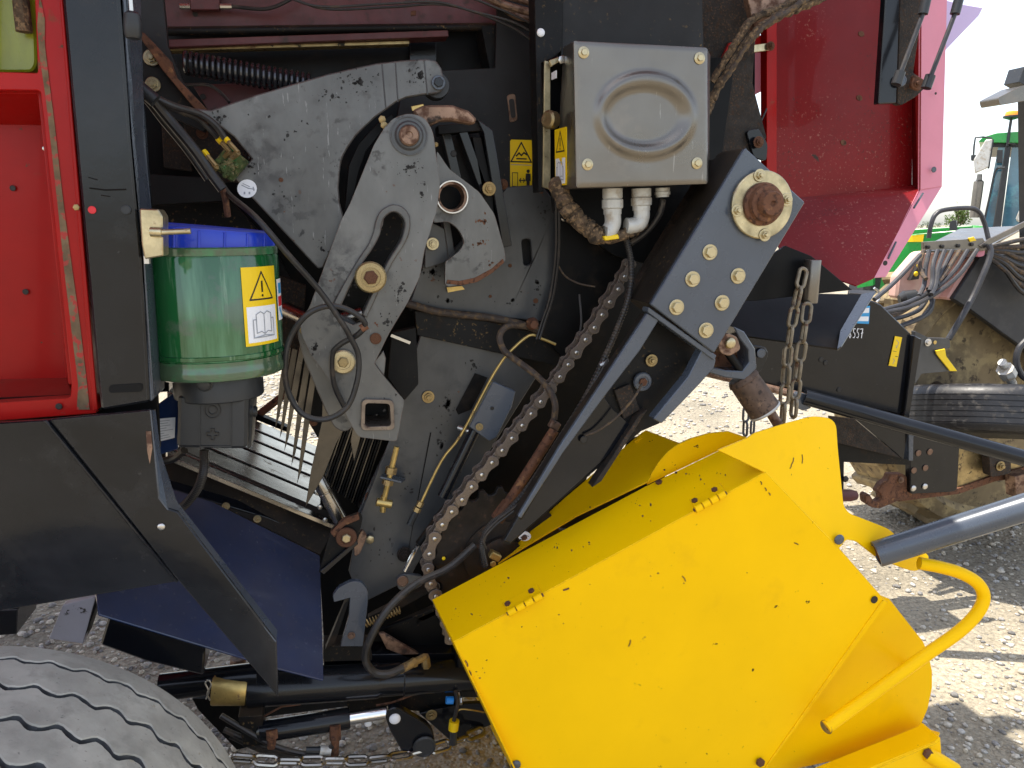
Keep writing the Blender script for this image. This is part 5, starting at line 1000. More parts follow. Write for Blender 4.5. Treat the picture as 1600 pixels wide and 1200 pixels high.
for (a, b, c_) in (((1454, -30), (1442, 22), (1404, 122)), ((1506, -30), (1492, 22), (1451, 128))):
    g = G(); tube(g, [at(a[0], a[1], 1.62), at(b[0], b[1], 1.62)], 7.5 * mpp(1450, 0, 1.62), 12, 0); tube(g, [at(b[0], b[1], 1.62), at(c_[0], c_[1], 1.62)], 3.6 * mpp(1450, 0, 1.62), 10, 1); tube(g, [at(c_[0] + 3, c_[1] - 10, 1.62), at(c_[0] - 4, c_[1] + 10, 1.62)], 8 * mpp(1450, 0, 1.62), 10, 0)
    build('gas_strut', g, [M['plast'], M['hoseg']], hd)
bolt(1430, 131, 1.66, 9, hd, 'stud', 'rust'); bolt(1408, 126, 1.65, 9, hd, 'plug', 'slate')
plate('strut_lug', rc([(1428, 116), (1444, 124), (1448, 134), (1436, 142), (1424, 136)], 4), 1.655, .01, M['rust'], hd)
plate('upper_channel', [(1160, -40), (1300, -40), (1285, 4), (1235, 22), (1182, 52), (1178, 40)], 1.62, .02, M['rustl'], hd)
for pts, r, m in (([(1310, -16, 1.58), (1262, 6, 1.58), (1215, 26, 1.58), (1180, 52, 1.58), (1150, 92, 1.6), (1116, 148, 1.62), (1104, 178, 1.62)], 7, 'fuzz'), ([(1270, -18, 1.6), (1225, 10, 1.6), (1176, 30, 1.6), (1148, 70, 1.6), (1112, 128, 1.62)], 6, 'fuzz'), ([(1290, -18, 1.57), (1240, 12, 1.57), (1200, 36, 1.57), (1172, 64, 1.58), (1140, 112, 1.6), (1118, 140, 1.62)], 4, 'hoseb')):
    P = cat([at(*p) for p in pts], 10); g = G(); r0 = r * mpp(*pts[0]); tube(g, [p + Vector((rnd.gauss(0, .001), 0, rnd.gauss(0, .001))) for p in P], [r0 * rnd.uniform(.85, 1.15) for _ in P], 10); build('chaffy_hose', g, M[m], hd)
bolt(1185, 222, 1.68, 9, hd, 'stud', 'rust'); plate('pivot_ear', rc([(1166, 205), (1186, 200), (1200, 225), (1198, 252), (1178, 246)], 6), 1.69, .01, M['black'], hd)
hose('signal_wire', [(1176, 212, 1.7), (1186, 196, 1.72), (1198, 170, 1.74)], 1.4, M['hose'], hd)

# ================================================================ YELLOW PICKUP GUARD (part of the baler)
yg = empty('pickup_guard', at(1000, 1100, 1.4), parent=B, label='bright yellow scratched pickup guard with hinged top and curved handle')
plate('front_panel', [(708, 1003), (1197, 737), (1311, 856), (1385, 940), (1150, 1262), (832, 1262)], 1.35, .004, M['yellow'], yg, bev=.0018)
fl_ = pl3((708, 1003, 1.351), (802, 1200, 1.351), (675, 937, 1.50)); psheet('side_flange', fl_, [(675, 937), (708, 1003), (832, 1262), (818, 1262), (745, 1100)], .003, M['yellow'], yg)
tf = pl3((708, 1003, 1.349), (1197, 737, 1.349), (675, 937, 1.50)); psheet('top_panel', tf, [(675, 937), (1010, 759), (1127, 702), (1197, 737), (708, 1003)], .003, M['yellow'], yg, bev=.001)
bp_ = pl3((1197, 737, 1.352), (1311, 856, 1.352), (1290, 652, 1.44))
psheet('back_plate', bp_, rc([(1197, 739), (1122, 703), (1168, 684), (1180, 676), (1228, 661), (1270, 650), (1306, 654), (1309, 700), (1318, 790), (1326, 802), (1345, 809), (1388, 826), (1404, 840), (1452, 868), (1448, 884), (1430, 893), (1412, 888), (1372, 872), (1338, 845), (1322, 843), (1311, 857)], [1, 1, 1, 3, 8, 8, 18, 6, 8, 8, 8, 8, 8, 6, 4, 6, 6, 6, 6, 4, 1]), .004, M['yellow'], yg)
plate('curved_sheet', [(1390, 936), (1443, 1003), (1452, 1025), (1457, 1050), (1457, 1075), (1450, 1108), (1436, 1141), (1300, 1190), (1180, 1215), (1180, 1190), (1375, 930)], 1.375, .004, M['yellow'], yg, bev=.0015)
plate('sheet_fold', [(1380, 938), (1388, 941), (1202, 1196), (1196, 1200)], 1.347, .004, M['yellow'], yg, bev=.001)
plate('crescent_plate', [(1011, 758), (1018, 740), (1028, 724), (1042, 707), (1058, 695), (1080, 685), (1108, 677), (1138, 674), (1168, 684), (1124, 704)], 1.52, .005, M['yellow'], yg, bev=.001)
st = pl3((764, 888, 1.60), (1008, 673, 1.68), (1060, 692, 1.56)); psheet('inner_slope', st, [(762, 890), (788, 862), (880, 780), (1002, 676), (1010, 672), (1062, 692), (1040, 712), (1012, 752), (900, 806), (800, 866)], .004, M['yellow'], yg)
plate('dark_gap_filler', [(735, 905), (1016, 762), (1046, 748), (1016, 735), (800, 845)], 1.74, .006, M['blackx'], yg)  # added dark filler, blackens the gap behind the top panel
sheet('slope_lip', [(990, 690, 1.66), (1008, 672, 1.68), (1062, 692, 1.56), (1058, 698, 1.56), (1012, 681, 1.66)], .006, M['yellow'], yg)
plate('inner_recess', [(985, 686), (1012, 680), (1020, 690), (960, 735)], 1.70, .01, M['blackx'], yg)
g = G(); boxg(g, at(773, 868, 1.56), (.025, .02, .016), 0, Matrix.Rotation(R(32), 3, 'Y')); build('stop_block', g, M['gold'], yg, .002); bolt(770, 880, 1.55, 5, yg, 'nut', 'gold')
f = quadmap((809, 829), (829, 829), (829, 845), (809, 845), 1.575); sticker('torn_label', f, [('poly', 'paper', [(.5 + .5 * math.cos(t * .349), f.H * (.5 + .45 * math.sin(t * .349))) for t in range(18)]), ('line', 'inkg', [(.2, f.H * .6), (.5, f.H * .35), (.8, f.H * .5)], .09), ('line', 'ink', [(.15, f.H * .8), (.4, f.H * .75)], .07)], yg, .004)
def hinge(x0, y0, x1, y1):
    h = empty('hinge', at((x0 + x1) / 2, (y0 + y1) / 2, 1.34), parent=yg); n = 4
    for k in range(n):
        t0, t1 = k / n + .012, (k + 1) / n - .012; a = at(x0 + (x1 - x0) * t0, y0 + (y1 - y0) * t0, 1.342); b = at(x0 + (x1 - x0) * t1, y0 + (y1 - y0) * t1, 1.342)
        g = G(); tube(g, [a, b], 6.2 * mpp(x0, y0, 1.34), 14); build('hinge_knuckle', g, M['yellow'], h, .0006)
    g = G(); tube(g, [at(x0 - 1, y0 + .5, 1.342), at(x1 + 2, y1 - 1, 1.342)], 3 * mpp(x0, y0, 1.34), 10); build('hinge_pin', g, M['rust'], h)
    psheet('hinge_leaf', tf, [(x0, y0 - 4), (x1, y1 - 4), (x1 - 8, y1 - 16), (x0 - 8, y0 - 16)], -.002, M['yellow'], h)
hinge(1085, 797, 1133, 771); hinge(793, 959, 847, 930)
for x, y in ((1030, 755), (1117, 767), (1086, 784), (820, 842), (831, 925), (794, 945)):
    P = tf(x, y) + tf.n * .001; bolt(0, 0, 0, 5.2, yg, 'nut', 'rust', n=tf.n, P=P)
bolt(1311, 843, 1.348, 8.5, yg, 'pan', 'slate', name='rivet'); bolt(1366, 937, 1.348, 6, yg, 'plug', 'ink'); bolt(1187, 1190, 1.346, 7, yg, 'nut', 'rust'); bolt(806, 1195, 1.348, 8, yg, 'pan', 'slate', name='rivet')
# scuffs: shallow bare metal scratches on the guard
for x, y, dx, dy, w in ((1240, 715, -4, 12, 1.1), (1253, 710, 0, 14, 1.0), (1236, 726, -2, 6, 1.0), (880, 922, 9, -3, 1.6), (742, 1075, 3, 10, 1), (727, 1032, 4, 9, 1.2), (733, 1048, 3, 7, 1.2), (1188, 752, 2, 5, .9), (1195, 762, 2, 5, .9), (1201, 770, 2, 4, .9), (1241, 848, 6, 3, 1), (1066, 900, 5, 8, .9), (985, 1000, -3, 10, 1), (1128, 650, 0, 0, 0)):
    if not w: continue
    ff_ = bp_ if (x > 1205 and y < 760) else (lambda a, b: at(a, b, 1.3493))
    g = G(); P = [ff_(x, y) + Vector((0, -.0006, 0)), ff_(x + dx * .5 + 1, y + dy * .5) + Vector((0, -.0006, 0)), ff_(x + dx, y + dy) + Vector((0, -.0006, 0))]; tube(g, P, w * .0011, 5); build('paint_chip', g, M['rust'], yg)
tfp = lambda x, y: tf(x, y) + tf.n * .0004
grime([(1080, 740, 50, 12, 3), (1000, 790, 60, 16, 3), (900, 850, 70, 18, 3), (780, 910, 50, 20, 3), (720, 960, 30, 20, 2)], 90, yg, 'rust', (.3, 2.2), tfp, 8, 'paint_chips')
grime([(1020, 890, 80, 30, 2), (860, 960, 70, 30, 2), (1000, 1000, 20, 30, 2), (750, 1060, 14, 40, 2), (1200, 900, 80, 60, 1), (1100, 1150, 60, 30, 1)], 45, yg, 'rust', (.3, 1.8), lambda x, y: at(x, y, 1.3494), 9, 'paint_chips')
grime([(1500, 905, 10, 6, 1)], 4, yg, 'rust', (.3, 1.), lambda x, y: at(x, y, 1.298), 10, 'paint_chips')
# handle and lower channel
hose('curved_handle', [(1291, 1136, 1.27), (1345, 1097, 1.275), (1400, 1057, 1.28), (1450, 1021, 1.28), (1497, 988, 1.285), (1526, 959, 1.29), (1537, 934, 1.295), (1528, 912, 1.30), (1502, 896, 1.31), (1468, 886, 1.32), (1436, 880, 1.335)], 10, M['yellow'], yg, n=18, sm=8)
g = G(); lathe(g, at(1291, 1136, 1.27), at(1288, 1138, 1.268) - at(1291, 1136, 1.27), [(11 * mpp(1291, 1136, 1.27), .0002), (9.5 * mpp(1291, 1136, 1.27), .0006), (9 * mpp(1291, 1136, 1.27), .0003)], 18); build('handle_bore', g, M['zincd'], yg)
g = G(); tube(g, [at(1300, 1131, 1.29), at(1310, 1128, 1.35)], .008, 10); tube(g, [at(1420, 1045, 1.29), at(1424, 1044, 1.375)], .008, 10); build('handle_standoff', g, M['yellow'], yg)
sheet('lower_channel_top', [(1285, 1200, 1.36), (1300, 1190, 1.37), (1442, 1136, 1.37), (1468, 1143, 1.30), (1462, 1160, 1.27), (1270, 1240, 1.27)], .005, M['yellow'], yg, bev=.002)
plate('lower_channel', [(1250, 1262), (1275, 1236), (1462, 1160), (1471, 1152), (1473, 1180), (1466, 1195), (1440, 1262)], 1.27, .06, M['yellow'], yg, bev=.004)
g = G(); A, Bq = at(1446, 1176, 1.275), at(1492, 1204, 1.255); kk = mpp(1460, 1180, 1.27); lathe(g, A, Bq - A, [(12 * kk, 0), (12 * kk, (Bq - A).length), (9.5 * kk, (Bq - A).length), (9.5 * kk, (Bq - A).length * .5)], 18); build('stub_tube', g, M['yellow'], yg)
g = G(); lathe(g, A, Bq - A, [(9.3 * kk, (Bq - A).length * .6), (2 * kk, (Bq - A).length * .6)], 14); build('stub_bore', g, M['rust'], yg); bolt(1448, 1176, 1.268, 8, yg, 'nut', 'rust')

# ================================================================ CHAINS
oval_chain('safety_chain', [(1256, 420, 1.62), (1250, 445, 1.61), (1240, 490, 1.61), (1232, 540, 1.61), (1228, 590, 1.61), (1224, 640, 1.61), (1222, 668, 1.61)], .056, .0046, .029, M['galvc'], 'rusty link chain hooked over the grey stub tube, its left strand', 'chain', group='rusty chain strands at the stub tube')
oval_chain('safety_chain', [(1262, 474, 1.64), (1256, 520, 1.63), (1248, 570, 1.63), (1242, 620, 1.63), (1238, 665, 1.63)], .056, .0046, .029, M['galvc'], 'rusty link chain hanging below the stub tube, its right strand', 'chain', roll=R(10), group='rusty chain strands at the stub tube')
oval_chain('hanging_chain', [(1166, 636, 1.75), (1165, 660, 1.75), (1163, 700, 1.75)], .045, .0032, .024, M['slate'], 'short dark chain just left of its twin behind the rusty cylinder', 'chain', group='short chains behind the rusty cylinder')
oval_chain('hanging_chain', [(1177, 634, 1.77), (1176, 664, 1.77), (1174, 700, 1.77)], .045, .0032, .024, M['slate'], 'short dark chain just right of its twin behind the rusty cylinder', 'chain', roll=R(60), group='short chains behind the rusty cylinder')
oval_chain('slack_chain', [(360, 1184, 1.5), (400, 1187, 1.51), (450, 1190, 1.52), (500, 1189, 1.53), (560, 1189, 1.54), (620, 1183, 1.55), (675, 1171, 1.57), (720, 1156, 1.6), (765, 1136, 1.64)], (.060), .0052, .029, M['steel'], 'long slack chain slung low between the tyre and the yellow guard', 'chain', roll=R(30))

# ================================================================ DRAWBAR with number, pipe and hook
D = empty('drawbar', at(1300, 640, 2.4), 'black painted drawbar beam with white handwritten number 6557 and rusty hook', 'drawbar'); YD = 2.35
plate('beam', [(1140, 500), (1300, 468), (1364, 470), (1377, 476), (1424, 522), (1428, 540), (1412, 649), (1340, 632), (1203, 601), (1140, 586)], YD, .22, M['black'], D, bev=.004)
plate('beam_foot', [(1148, 592), (1204, 602), (1340, 633), (1412, 650), (1412, 655), (1340, 640), (1200, 609), (1148, 598)], YD - .005, .2, M['rustl'], D)
plate('end_plate', [(1429, 524), (1441, 530), (1421, 655), (1413, 650)], YD - .02, .25, M['black'], D, bev=.003)
g = G(); P = [at(1426.5 - 14 * t / 24 + rnd.uniform(-.3, .3), 528 + 122 * t / 24, YD - .006) for t in range(25)]; tube(g, P, [.0035 * rnd.uniform(.7, 1.2) for _ in P], 6); build('weld_bead', g, M['slate'], D)
plate('lug_plate', rc([(1430, 517), (1451, 528), (1484, 529), (1485, 544), (1467, 547), (1484, 580), (1440, 584), (1430, 600)], [2, 2, 4, 4, 3, 2, 2, 2]), YD, .02, M['greyl'], D); bolt(1450, 535, YD - .002, 6, D, 'hex', 'pin'); bolt(1461, 535, YD - .002, 3, D, 'plug', 'gold')
plate('yellow_strap', [(1462, 548), (1477, 545), (1479, 557), (1496, 580), (1485, 580), (1464, 554)], YD - .01, .006, M['yelp'], D)
f = quadmap((1398, 525), (1409, 527), (1400, 573), (1388, 571), YD - .002); H = f.H
sticker('yellow_sticker', f, [('poly', 'stick', [(0, 0), (1, 0), (1, H), (0, H)])] + [('line', 'ink', [(.1, H * .5), (.6, H * .5)], .05), ('line', 'inkg', [(.3, H * .12), (.7, H * .2), (.5, H * .38), (.4, H * .3)], .06), ('line', 'inkg', [(.35, H * .75), (.6, H * .8), (.45, H * .92)], .06), ('line', 'ink', [(.6, H * .66), (.9, H * .66)], .06)], D, .002)
f = quadmap((1337, 480), (1359, 478), (1357, 506), (1334, 505), YD - .002); H = f.H
sticker('blue_sticker', f, [('poly', 'bluep', [(0, 0), (1, 0), (1, H), (0, H)]), ('poly', 'paper', [(.1, H * .1), (.95, H * .1), (.95, H * .38), (.1, H * .38)]), ('poly', 'paper', [(.1, H * .58), (.95, H * .58), (.95, H * .85), (.1, H * .85)])], D, .002)
f = quadmap((1325, 511), (1349, 511), (1349, 531), (1325, 531), YD - .002); H = f.H
def dig(o, pts): return ('line', 'paper', [(o + x * .17, H * (.12 + y * .72)) for x, y in pts], .045)
sticker('white_number', f, [('line', 'paper', [(.02, H * .5), (.03, H * .51)], .02), dig(.03, [(.8, 0), (.25, .4), (.05, .75), (.4, 1), (.8, .8), (.6, .55), (.15, .65)]),
    dig(.29, [(.95, .02), (.3, .0), (.2, .42), (.7, .42), (.8, .75), (.5, 1), (.05, .95)]), dig(.53, [(.95, .02), (.3, .0), (.2, .42), (.7, .42), (.8, .75), (.5, 1), (.05, .95)]), dig(.78, [(.05, .05), (.95, .0), (.6, .5), (.4, 1)]), dig(.78, [(.3, .5), (.9, .45)])], D, .002, label='white handwritten number 6557')
for x, y in ((1283, 562), (1290, 567), (1311, 609)): bolt(x, y, YD - .001, 4, D, 'plug', 'ink', name='bolt_hole')
g = G(); A, Bq = at(1256, 620, 2.28), at(1680, 738, 1.98); tube(g, [A, Bq], .0275, 22); build('side_pipe', g, M['black'], D)
g = G(); tube(g, [at(1085, 578, 2.3), at(1265, 622, 2.3)], 6 * mpp(1200, 600, 2.3), 10); build('thin_pipe', g, M['rustl'], D)
plate('pipe_saddle', rc([(1244, 612), (1268, 618), (1270, 638), (1252, 642), (1244, 634)], 8), 2.27, .06, M['slate'], D)
plate('gusset', [(1296, 650), (1336, 655), (1408, 716), (1300, 690)], YD - .03, .01, M['chaff'], D); plate('gusset_black', [(1337, 655), (1418, 676), (1412, 718)], YD - .02, .01, M['black'], D)
plate('under_beam', [(1290, 686), (1424, 717), (1424, 727), (1319, 722), (1318, 800), (1290, 800)], YD, .08, M['blackd'], D); bolt(1320, 748, YD - .005, 5, D, 'nut', 'ink')
g = G(); lathe(g, at(1306, 774, YD - .02), at(1345, 774, YD - .05) - at(1306, 774, YD - .02), [(.022, 0), (.022, .05), (.016, .072), (.004, .078)], 16); build('stub_end', g, M['maroon'], D)
plate('post_edge', [(1420, 655), (1428, 658), (1427, 720), (1420, 720)], YD - .03, .1, M['slate'], D)
bpl = plate('bolted_plate', rc([(1427, 680), (1500, 694), (1496, 766), (1485, 769), (1423, 772), (1422, 720)], 4), 2.42, .03, M['black'], D, bev=.003)
for x, y in ((1435, 708), (1453, 706), (1428, 735), (1446, 731), (1427, 763), (1445, 760)): bolt(x, y, 2.418, 5, bpl, 'pan' if y > 740 else 'plug', 'pin' if y > 740 else 'rustl', name='bolt_hole')
plate('grey_side_plate', [(1499, 694), (1600, 722), (1600, 736), (1556, 747), (1495, 767)], 2.46, .02, M['zincd'], D)
hk2 = [(1351, 774), (1352, 786), (1362, 793), (1375, 795), (1388, 790), (1404, 783), (1422, 778), (1424, 765), (1421, 748), (1413, 741), (1391, 741), (1388, 750), (1378, 757), (1371, 769), (1377, 773), (1377, 780), (1371, 785), (1365, 782), (1361, 775), (1357, 771)]
hh = plate('rusty_hook', rc(hk2, 3), 2.44, .035, M['rust'], D, bev=.004, label='rusty hook at the end of the lift arm'); bolt(1408, 750, 2.435, 5, hh, 'stud', 'rustl')
plate('lift_arm', [(1404, 784), (1420, 770), (1495, 764), (1556, 742), (1640, 720), (1640, 740), (1556, 752), (1498, 772)], 2.45, .03, M['rust'], D); plate('rusty_joint', rc([(1545, 700), (1580, 708), (1580, 740), (1548, 746)], 6), 2.40, .04, M['chaff'], D); bolt(1563, 728, 2.395, 8, D, 'stud', 'zincd')
plate('pale_bracket', [(1586, 745), (1610, 738), (1610, 778), (1588, 778)], 2.38, .05, M['rustl'], D)
g = G(); boxg(g, (at(1305, 760, YD).x, YD + .1, .32), (.06, .06, .64)); boxg(g, (at(1305, 760, YD).x, YD + .1, .01), (.2, .2, .02)); build('parking_stand', g, M['blackd'], D)

# spare wheel lying on its side
def spare():
    c = at(1538, 645, 2.68); ax_ = Vector((.12, .26, 1)).normalized()
    w = empty('spare_wheel', c - Vector((0, 0, .1)), 'black ribbed tyre lying on its side in front of the muddy wheel', 'wheel'); Rr = (c - at(1421, 628, 2.68)).length
    prof = [(Rr - .10, -.095), (Rr - .05, -.098), (Rr - .014, -.088), (Rr - .006, -.078)]
    for h in (-.060, -.038, -.016, .006, .028, .050): prof += [(Rr - .002, h - .0022), (Rr - .005, h - .0012), (Rr - .005, h + .0012), (Rr - .002, h + .0022)]
    prof += [(Rr - .005, .064), (Rr - .014, .078), (Rr - .026, .088), (Rr - .05, .096), (Rr - .10, .093)]
    g = G(); lathe(g, c, ax_, prof, 90); build('tyre', g, M['rubblk'], w, ang=25)
    g = G(); lathe(g, c, ax_, [(.05, .02), (Rr - .16, .02), (Rr - .13, .07), (Rr - .095, .085), (Rr - .095, -.085), (.05, -.03)], 40); build('rim', g, M['white'], w)
    g = G(); tube(g, [c, c + Vector((.05, .4, .05))], .03, 12); build('mount_bar', g, M['blackd'], w)
spare()

# bar in front, reaching in from the right, on its own stand outside the picture
sb_ = empty('steel_bar', at(1680, 770, 1.25), 'open ended blue black steel tube reaching in above the gravel from the right', 'bar')
g = G(); A, Bq = at(1369, 866, 1.36), at(1930, 689, 1.14); d = (Bq - A); L_ = d.length; rr = 20.5 * mpp(1372, 866, 1.36)
lathe(g, A, d, [(rr * .8, .08), (rr * .8, .0), (rr * .97, 0), (rr, .002), (rr, L_)], 30, 0); build('tube', g, M['slate'], sb_)
g = G(); lathe(g, A, d, [(rr * .82, .004), (rr * .78, .003), (rr * .76, .05), (.002, .052)], 24); build('tube_bore', g, M['rust'], sb_)
g = G(); bar(g, Bq - Vector((0, 0, .01)), Vector((Bq.x, Bq.y, 0)), .05, .05, up=(0, 1, 0)); boxg(g, (Bq.x, Bq.y, .012), (.25, .25, .02)); build('stand_leg', g, M['slate'], sb_)

# ================================================================ FADED RED IMPLEMENT with hose rack
wc = at(1562, 600, 3.0); gy = ground(1562, 822); 
I = empty('farm_implement', Vector((gy.x, gy.y, 0)), 'sun faded red farm implement, paled for sunlight, with hose rack, black side panel and muddy wheel', 'implement'); YI = 3.0
rI = 222 * mpp(1562, 600, gy.y); cI = at(1562, 600, gy.y); cI.z = rI
wI = empty('wheel', cI, parent=I)
g = G(); lathe(g, cI + Vector((0, 0, 0)), (0, 1, 0), [(rI * .80, -.02), (rI * .86, -.06), (rI * .95, -.05), (rI, .01), (rI, .30), (rI * .95, .36), (rI * .8, .34)], 64); build('tyre', g, M['mudrim'], wI, ang=25)
for k in range(26):
    t = k / 26 * 6.2832; g = G(); c = cI + Vector((math.cos(t) * rI, 0, math.sin(t) * rI)); boxg(g, c + Vector((0, .16, 0)), (.05, .36, .06), 0, Matrix.Rotation(-t, 3, 'Y') @ Matrix.Rotation(.25, 3, 'X')); build('tread_lug', g, M['mudrim'], wI, .008)
g = G(); lathe(g, cI, (0, 1, 0), [(rI * .82, -.03), (rI * .78, -.025), (rI * .74, .05), (rI * .66, .09), (rI * .5, .17), (rI * .25, .19), (rI * .24, .12), (rI * .1, .11)], 56); build('rim', g, M['mudrim'], wI, ang=25)
for k in range(8):
    t = k / 8 * 6.2832 + .2; bolt(0, 0, 0, 7, wI, 'hex', 'mudrim', P=cI + Vector((math.cos(t) * rI * .36, .17, math.sin(t) * rI * .36)))
plate('red_body', [(1400, 466), (1404, 432), (1437, 394), (1534, 384), (1532, 402), (1490, 468)], YI - .05, .06, M['fadedlitbody'], I, bev=.01)
plate('black_side_panel', [(1489, 467), (1533, 398), (1700, 392), (1700, 640), (1602, 546), (1514, 482)], YI - .12, .04, M['dustblk'], I, bev=.004)
plate('red_edge_tube', [(1520, 402), (1534, 404), (1492, 470), (1480, 468)], YI - .10, .06, M['fadedlitbody'], I, bev=.01)
plate('axle_housing', [(1400, 462), (1460, 466), (1500, 480), (1490, 560), (1440, 575), (1400, 540)], YI + .10, .1, M['mudrim'], I, bev=.02)
plate('chassis_leg', [(1300, 470), (1420, 470), (1420, 540), (1300, 540)], YI + .35, .2, M['blackd'], I)
rk = empty('hose_rack', at(1490, 380, YI - .2), parent=I)
sheet('rack_top', [(1444, 392, YI - .22), (1540, 388, YI - .22), (1606, 352, YI + .3), (1500, 357, YI + .3), (1462, 376, YI)], .01, M['galv'], rk)
plate('rack_strip', [(1443, 378), (1536, 372), (1546, 388), (1443, 391)], YI - .235, .015, M['galv'], rk)
for x, y in ((1450, 386), (1472, 385), (1497, 384), (1518, 382)): bolt(x, y, YI - .238, 3, rk, 'nut', 'ink')
plate('rack_end', [(1530, 384), (1536, 388), (1606, 352), (1606, 344), (1545, 374)], YI - .24, .01, M['galv'], rk)
plate('yellow_tag', [(1513, 372), (1522, 370), (1526, 376), (1516, 378)], YI - .24, .006, M['stick'], rk)
hose('rail_loop', [(1451, 372, YI - .2), (1455, 350, YI - .2), (1462, 335, YI - .2), (1476, 328, YI - .2), (1512, 325, YI - .2), (1528, 330, YI - .2), (1538, 348, YI - .2), (1545, 376, YI - .22)], 3.6, M['hoseg'], rk)
hose('rail_leg', [(1545, 382, YI - .25), (1548, 394, YI - .26), (1542, 415, YI - .27), (1522, 460, YI - .28), (1500, 500, YI - .3), (1482, 530, YI - .3)], 4.6, M['hoseg'], rk)
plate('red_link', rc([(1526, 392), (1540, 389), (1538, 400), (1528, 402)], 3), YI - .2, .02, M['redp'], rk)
hs = [[(1443, 391), (1437, 412), (1441, 428), (1447, 436)], [(1452, 391), (1446, 420), (1444, 445), (1436, 462)], [(1465, 391), (1458, 415), (1457, 440), (1452, 455)], [(1476, 391), (1466, 420), (1462, 445), (1455, 460)], [(1488, 391), (1475, 418), (1468, 432), (1464, 445)], [(1500, 391), (1484, 416), (1470, 436), (1450, 452)],
      [(1512, 391), (1492, 422), (1462, 450), (1420, 472), (1380, 484)], [(1527, 390), (1500, 428), (1466, 456), (1425, 478), (1384, 488)], [(1447, 470), (1436, 484), (1414, 494), (1388, 500)], [(1452, 460), (1456, 476), (1440, 496), (1406, 510)], [(1450, 456), (1430, 474), (1404, 490), (1380, 494)], [(1438, 398), (1414, 424), (1390, 448), (1366, 468)], [(1458, 468), (1452, 488), (1430, 500), (1395, 514)]]
for i, h in enumerate(hs): hose('rack_hose', [(x, y, YI - .26 - .012 * (i % 4) + (.0 if k == 0 else -.03 * k)) for k, (x, y) in enumerate(h)], 3.4, M['hoseg'] if i % 5 else M['hoseb'], I, 8, 6)
for i in range(9):
    y0 = 380 + i * 5.5; hose('coiled_hose', [(1546, 386 + i * 2.2, YI - .18), (1570, y0 + 1 + rnd.uniform(-4, 4), YI - .2), (1600, y0 - 6 + i * 5, YI - .2), (1650, y0 - 10 + i * 6, YI - .2)], 3.6, M['hoseb'] if i % 2 else M['hose'], I, 8, 6)
plate('lamp_plate', [(1422, 438), (1436, 412), (1440, 412), (1436, 436)], YI - .07, .02, M['ink'], I); bolt(1431, 428, YI - .075, 4, I, 'pan', 'stick', name='lamp'); bolt(1435, 415, YI - .075, 3.5, I, 'pan', 'stick', name='lamp')
g = G(); lathe(g, at(1405, 468, YI - .1), (.9, -.3, .2), [(.02, 0), (.035, .02), (.03, .07), (.005, .09)], 16); build('dark_knob', g, M['plast'], I)
hose('hook_wire', [(1366, 450, 2.8), (1372, 455, 2.8), (1374, 466, 2.8), (1370, 472, 2.8)], 2, M['pin'], I)
g = G(); tube(g, [at(1566, 566, YI - .3), at(1582, 600, YI - .25)], .018, 12); tube(g, [at(1570, 576, YI - .3), at(1576, 586, YI - .29)], .035, 8); build('oil_spigot', g, M['white'], I)
hose('grey_pipe', [(1605, 530, YI - .3), (1592, 545, YI - .3), (1588, 566, YI - .3), (1596, 586, YI - .3), (1612, 596, YI - .3)], 5, M['hoseg'], I)
plate('work_lamp', rc([(1559, 153), (1596, 134), (1612, 132), (1612, 156), (1600, 158), (1562, 164)], 3), 2.9, .1, M['galv'], I); plate('lamp_mast', [(1592, 128), (1600, 104), (1640, 104), (1640, 400), (1616, 400), (1614, 140)], 2.95, .08, M['plast'], I)
plate('green_fleck', [(1510, 574), (1524, 566), (1520, 580), (1512, 584)], YI + .02, .01, M['green'], I)

# ================================================================ GREEN TRACTOR behind
YT = 7.2
_at = at; q_ = _at(1560, 350, YT); RD = Vector((q_.x, q_.y, 0)).normalized(); EXT = RD
def at(px_, py_, Y):
    d = FW + RT * ((px_ - 800) / F) + UP * ((600 - py_) / F); c = _at(1560, 350, Y)
    return CAM + d * ((c - CAM).dot(RD) / d.dot(RD))
T = empty('tractor', Vector((at(1540, 500, YT).x, YT + 1, 0)), 'green tractor with glazed cab and amber beacon parked behind the red implement', 'tractor')
plate('cab_roof', rc([(1528, 222), (1536, 214), (1556, 208), (1600, 205), (1720, 204), (1720, 222), (1577, 223)], 3), YT, 1.6, M['green'], T, bev=.03)
plate('roof_liner', [(1538, 222), (1720, 221), (1720, 230), (1545, 230)], YT + .05, 1.5, M['plast'], T)
plate('front_glass', [(1560, 229), (1572, 229), (1551, 360), (1534, 360)], YT + .06, .02, M['glass'], T); plate('cab_pillar', [(1571, 227), (1580, 227), (1563, 362), (1550, 362)], YT + .02, .1, M['plast'], T, bev=.01)
plate('door_glass', [(1581, 230), (1720, 228), (1720, 362), (1564, 362)], YT + .06, .02, M['glass'], T); plate('fender_edge', [(1586, 344), (1606, 296), (1616, 296), (1598, 350)], YT - .1, .1, M['white'], T, bev=.02)
hose('grab_rail', [(1570, 262, YT - .1), (1556, 266, YT - .1), (1548, 300, YT - .1), (1538, 345, YT - .1)], 1.6, M['plast'], T)
plate('rear_view_mirror', rc([(1540, 218), (1551, 217), (1544, 262), (1523, 271), (1521, 250)], 3), YT - .15, .06, M['white'], T, bev=.01); plate('mirror_back', [(1549, 217), (1553, 218), (1546, 263), (1543, 263)], YT - .14, .08, M['plast'], T)
hose('mirror_arm', [(1550, 216, YT - .1), (1536, 214, YT - .1), (1524, 215, YT - .1), (1522, 228, YT - .1), (1521, 244, YT - .1)], 1.4, M['plast'], T, sm=0)
